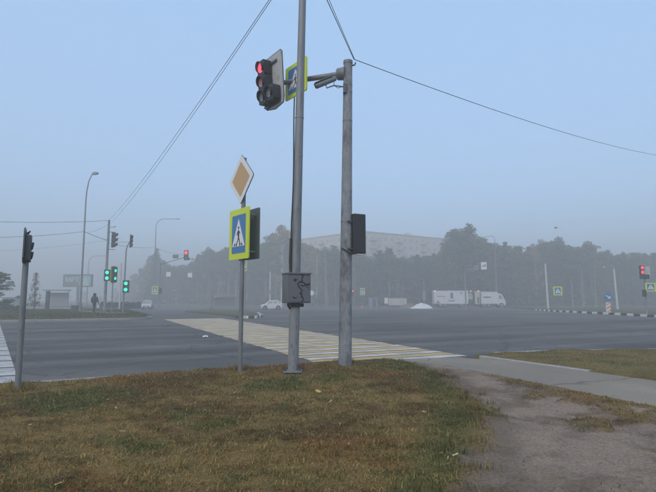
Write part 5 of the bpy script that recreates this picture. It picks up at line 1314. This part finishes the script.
# cab with sloping front
zc0_, cabp = hT * .13, [(498.2, .13), (505.6, .13), (505.8, .36), (504.9, .50), (502.4, .74), (500.6, .80), (498.2, .80)]
cb = MB().prism([(q_(a), c_ * hT) for a, c_ in cabp], -1.15, 1.15).build('cab', tw, t, .06)
MB().prism([(q_(499.2), hT * .5), (q_(502.6), hT * .5), (q_(501.6), hT * .70), (q_(499.2), hT * .72)], -1.165, -1.152).build('side_window', gl, cb)
MB().add([(q_(504.95), -1.0, hT * .51), (q_(504.95), 1.0, hT * .51), (q_(502.6), .95, hT * .735), (q_(502.6), -.95, hT * .735), (q_(504.8), -1.0, hT * .49), (q_(504.8), 1.0, hT * .49), (q_(502.3), .95, hT * .72), (q_(502.3), -.95, hT * .72)], [(0, 1, 2, 3), (4, 7, 6, 5), (0, 3, 7, 4), (1, 5, 6, 2), (0, 4, 5, 1), (3, 2, 6, 7)]).build('windscreen', gl, cb)
MB().box((q_(505.7), -.85, hT * .26), (.1, .4, .22)).build('headlight', M['white'], cb); MB().box((q_(505.9), 0, hT * .15), (.14, 2.3, .3)).build('bumper', M['darkgrey'], cb); MB().box((q_(504.6), -1.3, hT * .56), (.12, .2, .5)).build('mirror', M['black'], cb)
for px in (441, 445.5, 462, 484.5, 489, 501.6):
    for sy in (-1, 1): wheel(t, q_(px), sy * 1.05, .5, .3)

# ================================================================== PERSON
def skin_mesh(name, verts, edges, radii, m, parent, sub=2, root=0):
    me = bpy.data.meshes.new(name); me.from_pydata(verts, edges, []); me.update(); me.materials.append(m)
    o = bpy.data.objects.new(name, me); C.objects.link(o)
    sk = o.modifiers.new('skin', 'SKIN'); sk.use_smooth_shade = True
    if not me.skin_vertices: me.skin_vertices.new()
    for i, r_ in enumerate(radii): me.skin_vertices[0].data[i].radius = r_ if hasattr(r_, '__len__') else (r_, r_); me.skin_vertices[0].data[i].use_root = (i == root)
    ss = o.modifiers.new('sub', 'SUBSURF'); ss.levels = sub; ss.render_levels = sub
    o.parent = parent; return o
b = PL(94, 312.6); Hp = H(292.8, b); k = Hp / 1.80
pr = thing('person', 'person in dark hooded jacket and dark trousers walking on the opposite verge', 'person', b, R(160)); pr.scale = (k * 1.15, k * 1.15, k)
skinm = mat('skin', (.36, .23, .17), .6); trs = mat('dark_trousers', (.03, .032, .04), .85); jk = mat('dark_jacket', (.035, .04, .045), .8)
bv = [(0, 0, .95), (0, 0, 1.15), (0, -.01, 1.38), (0, -.01, 1.50), (0, -.03, 1.60), (0, -.035, 1.70),      # pelvis .. head
      (.1, 0, .90), (.11, -.08, .50), (.11, -.03, .09), (.11, -.16, .045), (-.1, 0, .90), (-.105, .06, .50), (-.105, .19, .10), (-.105, .08, .045),
      (.19, 0, 1.40), (.25, .05, 1.12), (.25, -.06, .88), (.25, -.09, .80), (-.19, 0, 1.40), (-.25, -.02, 1.12), (-.24, -.14, .90), (-.24, -.18, .82)]
be = [(0, 1), (1, 2), (2, 3), (3, 4), (4, 5), (0, 6), (6, 7), (7, 8), (8, 9), (0, 10), (10, 11), (11, 12), (12, 13), (2, 14), (14, 15), (15, 16), (16, 17), (2, 18), (18, 19), (19, 20), (20, 21)]
br_ = [(.155, .11), (.145, .10), (.16, .11), .06, .085, .09, .09, .065, .045, .04, .09, .065, .045, .04, .07, .052, .038, .03, .07, .052, .038, .03]
skin_mesh('body', bv, be, br_, trs, pr)
jv = [(0, 0, .86), (0, 0, 1.12), (0, -.01, 1.36), (0, -.005, 1.48), (.2, 0, 1.40), (.262, .05, 1.12), (.262, -.055, .90), (-.2, 0, 1.40), (-.262, -.02, 1.12), (-.252, -.13, .92)]
skin_mesh('jacket', jv, [(0, 1), (1, 2), (2, 3), (2, 4), (4, 5), (5, 6), (2, 7), (7, 8), (8, 9)], [(.2, .15), (.19, .14), (.20, .145), .10, .095, .075, .06, .095, .075, .06], jk, pr)
skin_mesh('hood', [(0, .02, 1.47), (0, .02, 1.60), (0, .01, 1.72), (0, .0, 1.79)], [(0, 1), (1, 2), (2, 3)], [.13, .125, .125, .06], jk, pr)
skin_mesh('face', [(0, -.09, 1.59), (0, -.10, 1.66), (0, -.09, 1.73)], [(0, 1), (1, 2)], [.045, .06, .05], skinm, pr)
MB().box((0, -.165, 1.655), (.022, .03, .04)).build('nose', skinm, pr)
for sx in (-1, 1): MB().tube([(sx * .03, -.155, 1.685), (sx * .03, -.163, 1.685)], .01, 8).build('eye', M['ink'], pr)
MB().box((0, -.158, 1.61), (.04, .012, .008)).build('mouth', M['red_sign'], pr)
for sx, hx, hy, hz in ((1, .25, -.09, .80), (-1, -.24, -.18, .82)):
    hv = [(hx, hy, hz), (hx, hy - .02, hz - .05)]; he = [(0, 1)]; hr = [.028, .03]
    for f_, (ox, ln) in enumerate(((-.024, .075), (-.008, .085), (.008, .08), (.024, .065))):
        n0 = len(hv); hv += [(hx + ox * .4, hy - .03 + ox, hz - .09), (hx + ox * .4 - sx * .015, hy - .045 + ox, hz - .09 - ln * .5)]; he += [(1, n0), (n0, n0 + 1)]; hr += [.010, .008]
    n0 = len(hv); hv += [(hx - sx * .02, hy - .05, hz - .06), (hx - sx * .03, hy - .07, hz - .09)]; he += [(0, n0), (n0, n0 + 1)]; hr += [.011, .009]
    skin_mesh('hand', hv, he, hr, skinm, pr, 1)
for sx, fy in ((.11, -.1), (-.105, .12)): MB().box((sx, fy, .045), (.1, .28, .085), taper=.8).build('shoe', M['black'], pr, .02)
gp = b + Matrix.Rotation(R(160), 3, 'Z') @ Vector((-.30, -.18, .70)) * k
bag = thing('carrier_bag', 'small white carrier bag in the hand of the walking person', 'bag', gp - Vector((0, 0, .28 * k)), R(160))
MB().box((0, 0, .14), (.12, .26, .3), taper=.75).build('pouch', M['white'], bag, .03); MB().tube([(0, -.07, .28), (0, -.03, .36), (0, .03, .36), (0, .07, .28)], .008, 6).build('handle', M['white'], bag)

# ================================================================== SMALL THINGS
lf_cols = [mat('fallen_leaf_yellow', (.50, .33, .10), .7, var=.2), mat('fallen_leaf_brown', (.30, .17, .08), .7, var=.2), mat('fallen_leaf_pale', (.55, .45, .28), .7, var=.2)]
lm_ = [MB().add([(-.045, 0, .004), (-.015, -.03, .012), (.025, -.022, .004), (.05, 0, .014), (.02, .026, .006), (-.02, .03, .014), (0, 0, 0)], [(0, 1, 6), (1, 2, 6), (2, 3, 6), (3, 4, 6), (4, 5, 6), (5, 0, 6)]).mesh('fallen_leaf', m_) for m_ in lf_cols]
LV = [(58, 489, 0, .9, 'pale curled leaf lying at the bottom edge of the grass, left half'), (159, 425, 2, 1.0, 'small pale leaf in the grass below the left stop marking'), (122, 435, 1, 1.2, 'brown leaf in the middle of the left grass'), (235, 395, 0, 1.4, 'yellow leaf in the grass just below the signpost foot'),
      (318, 394, 0, 1.5, 'bright yellow leaf in the grass below the steel mast'), (331, 404, 1, 1.1, 'brown leaf in the grass below the concrete pole'), (424, 415, 1, 1.4, 'dark brown leaf on the grass near the dirt path'), (243, 441, 2, 1.0, 'pale leaf in the centre of the grass'),
      (456, 459, 2, 1.1, 'pale leaf at the lower grass edge beside the dirt path'), (45, 438, 1, 1.0, 'brown leaf in the grass near the left edge'), (30, 428, 2, .9, 'tiny pale leaf in the grass near the left edge'), (566, 398, 2, .9, 'pale leaf on the dirt path below the sidewalk')]
for px, py, mi, sc, lab in LV:
    p = PV(px, py); o = bpy.data.objects.new('fallen_leaf', lm_[mi]); C.objects.link(o); o.location = p + Vector((0, 0, .035)); o.scale = (sc * .75,) * 3; o.rotation_euler = (rt.uniform(-.4, .4), rt.uniform(-.4, .4), rt.uniform(0, 6)); tag(o, lab, 'leaf')
p = P(205.5, 337.5); o = MB().add([(-.10, -.06, .01), (.02, -.09, .04), (.11, -.02, .01), (.08, .07, .06), (-.04, .08, .02), (-.12, .03, .05), (0, 0, .08)], [(0, 1, 6), (1, 2, 6), (2, 3, 6), (3, 4, 6), (4, 5, 6), (5, 0, 6)]).build('litter', M['white']); o.location = p + Vector((0, 0, .01)); tag(o, 'crumpled white scrap of paper lying on the carriageway', 'litter')
p = PY(556, 228, 70); bd_ = thing('bird', 'tiny dark bird flying above the right wood', 'bird', p, R(30))
skin_mesh('body', [(0, -.22, .02), (0, -.14, .03), (0, 0, 0), (0, .16, -.01), (0, .3, -.01)], [(0, 1), (1, 2), (2, 3), (3, 4)], [.02, .05, .08, .05, (.05, .012)], M['ink'], bd_, 1)
for sx in (-1, 1): MB().add([(0, -.07, .03), (sx * .25, -.1, .14), (sx * .5, .05, .10), (sx * .24, .07, .12), (0, .09, .03), (0, -.07, .05), (sx * .25, -.1, .15), (sx * .5, .05, .105), (sx * .24, .07, .13), (0, .09, .05)], [(0, 1, 3, 4), (1, 2, 3), (5, 9, 8, 6), (6, 8, 7), (0, 5, 6, 1), (1, 6, 7, 2), (2, 7, 8, 3), (3, 8, 9, 4)]).build('wing', M['ink'], bd_)

# ================================================================== HAZE
hz_ = MB().box(((BX0 + BX1) / 2, (BY0 + BY1) / 2, 15.5), (BX1 - BX0, BY1 - BY0, 35.0)).build('haze', None)
hm = bpy.data.materials.new('haze_air'); hm.use_nodes = True; hn = hm.node_tree; hn.nodes.clear()
ho = hn.nodes.new('ShaderNodeOutputMaterial'); hv = hn.nodes.new('ShaderNodeVolumePrincipled')
hv.inputs['Color'].default_value = (0.825, 0.82, 0.80, 1); hv.inputs['Density'].default_value = HAZE; hv.inputs['Density Attribute'].default_value = ''
hv.inputs['Anisotropy'].default_value = 0.1
hn.links.new(hv.outputs[0], ho.inputs['Volume']); hz_.data.materials.append(hm); tag(hz_, 'pale grey morning fog filling the junction', 'haze', kind='stuff')
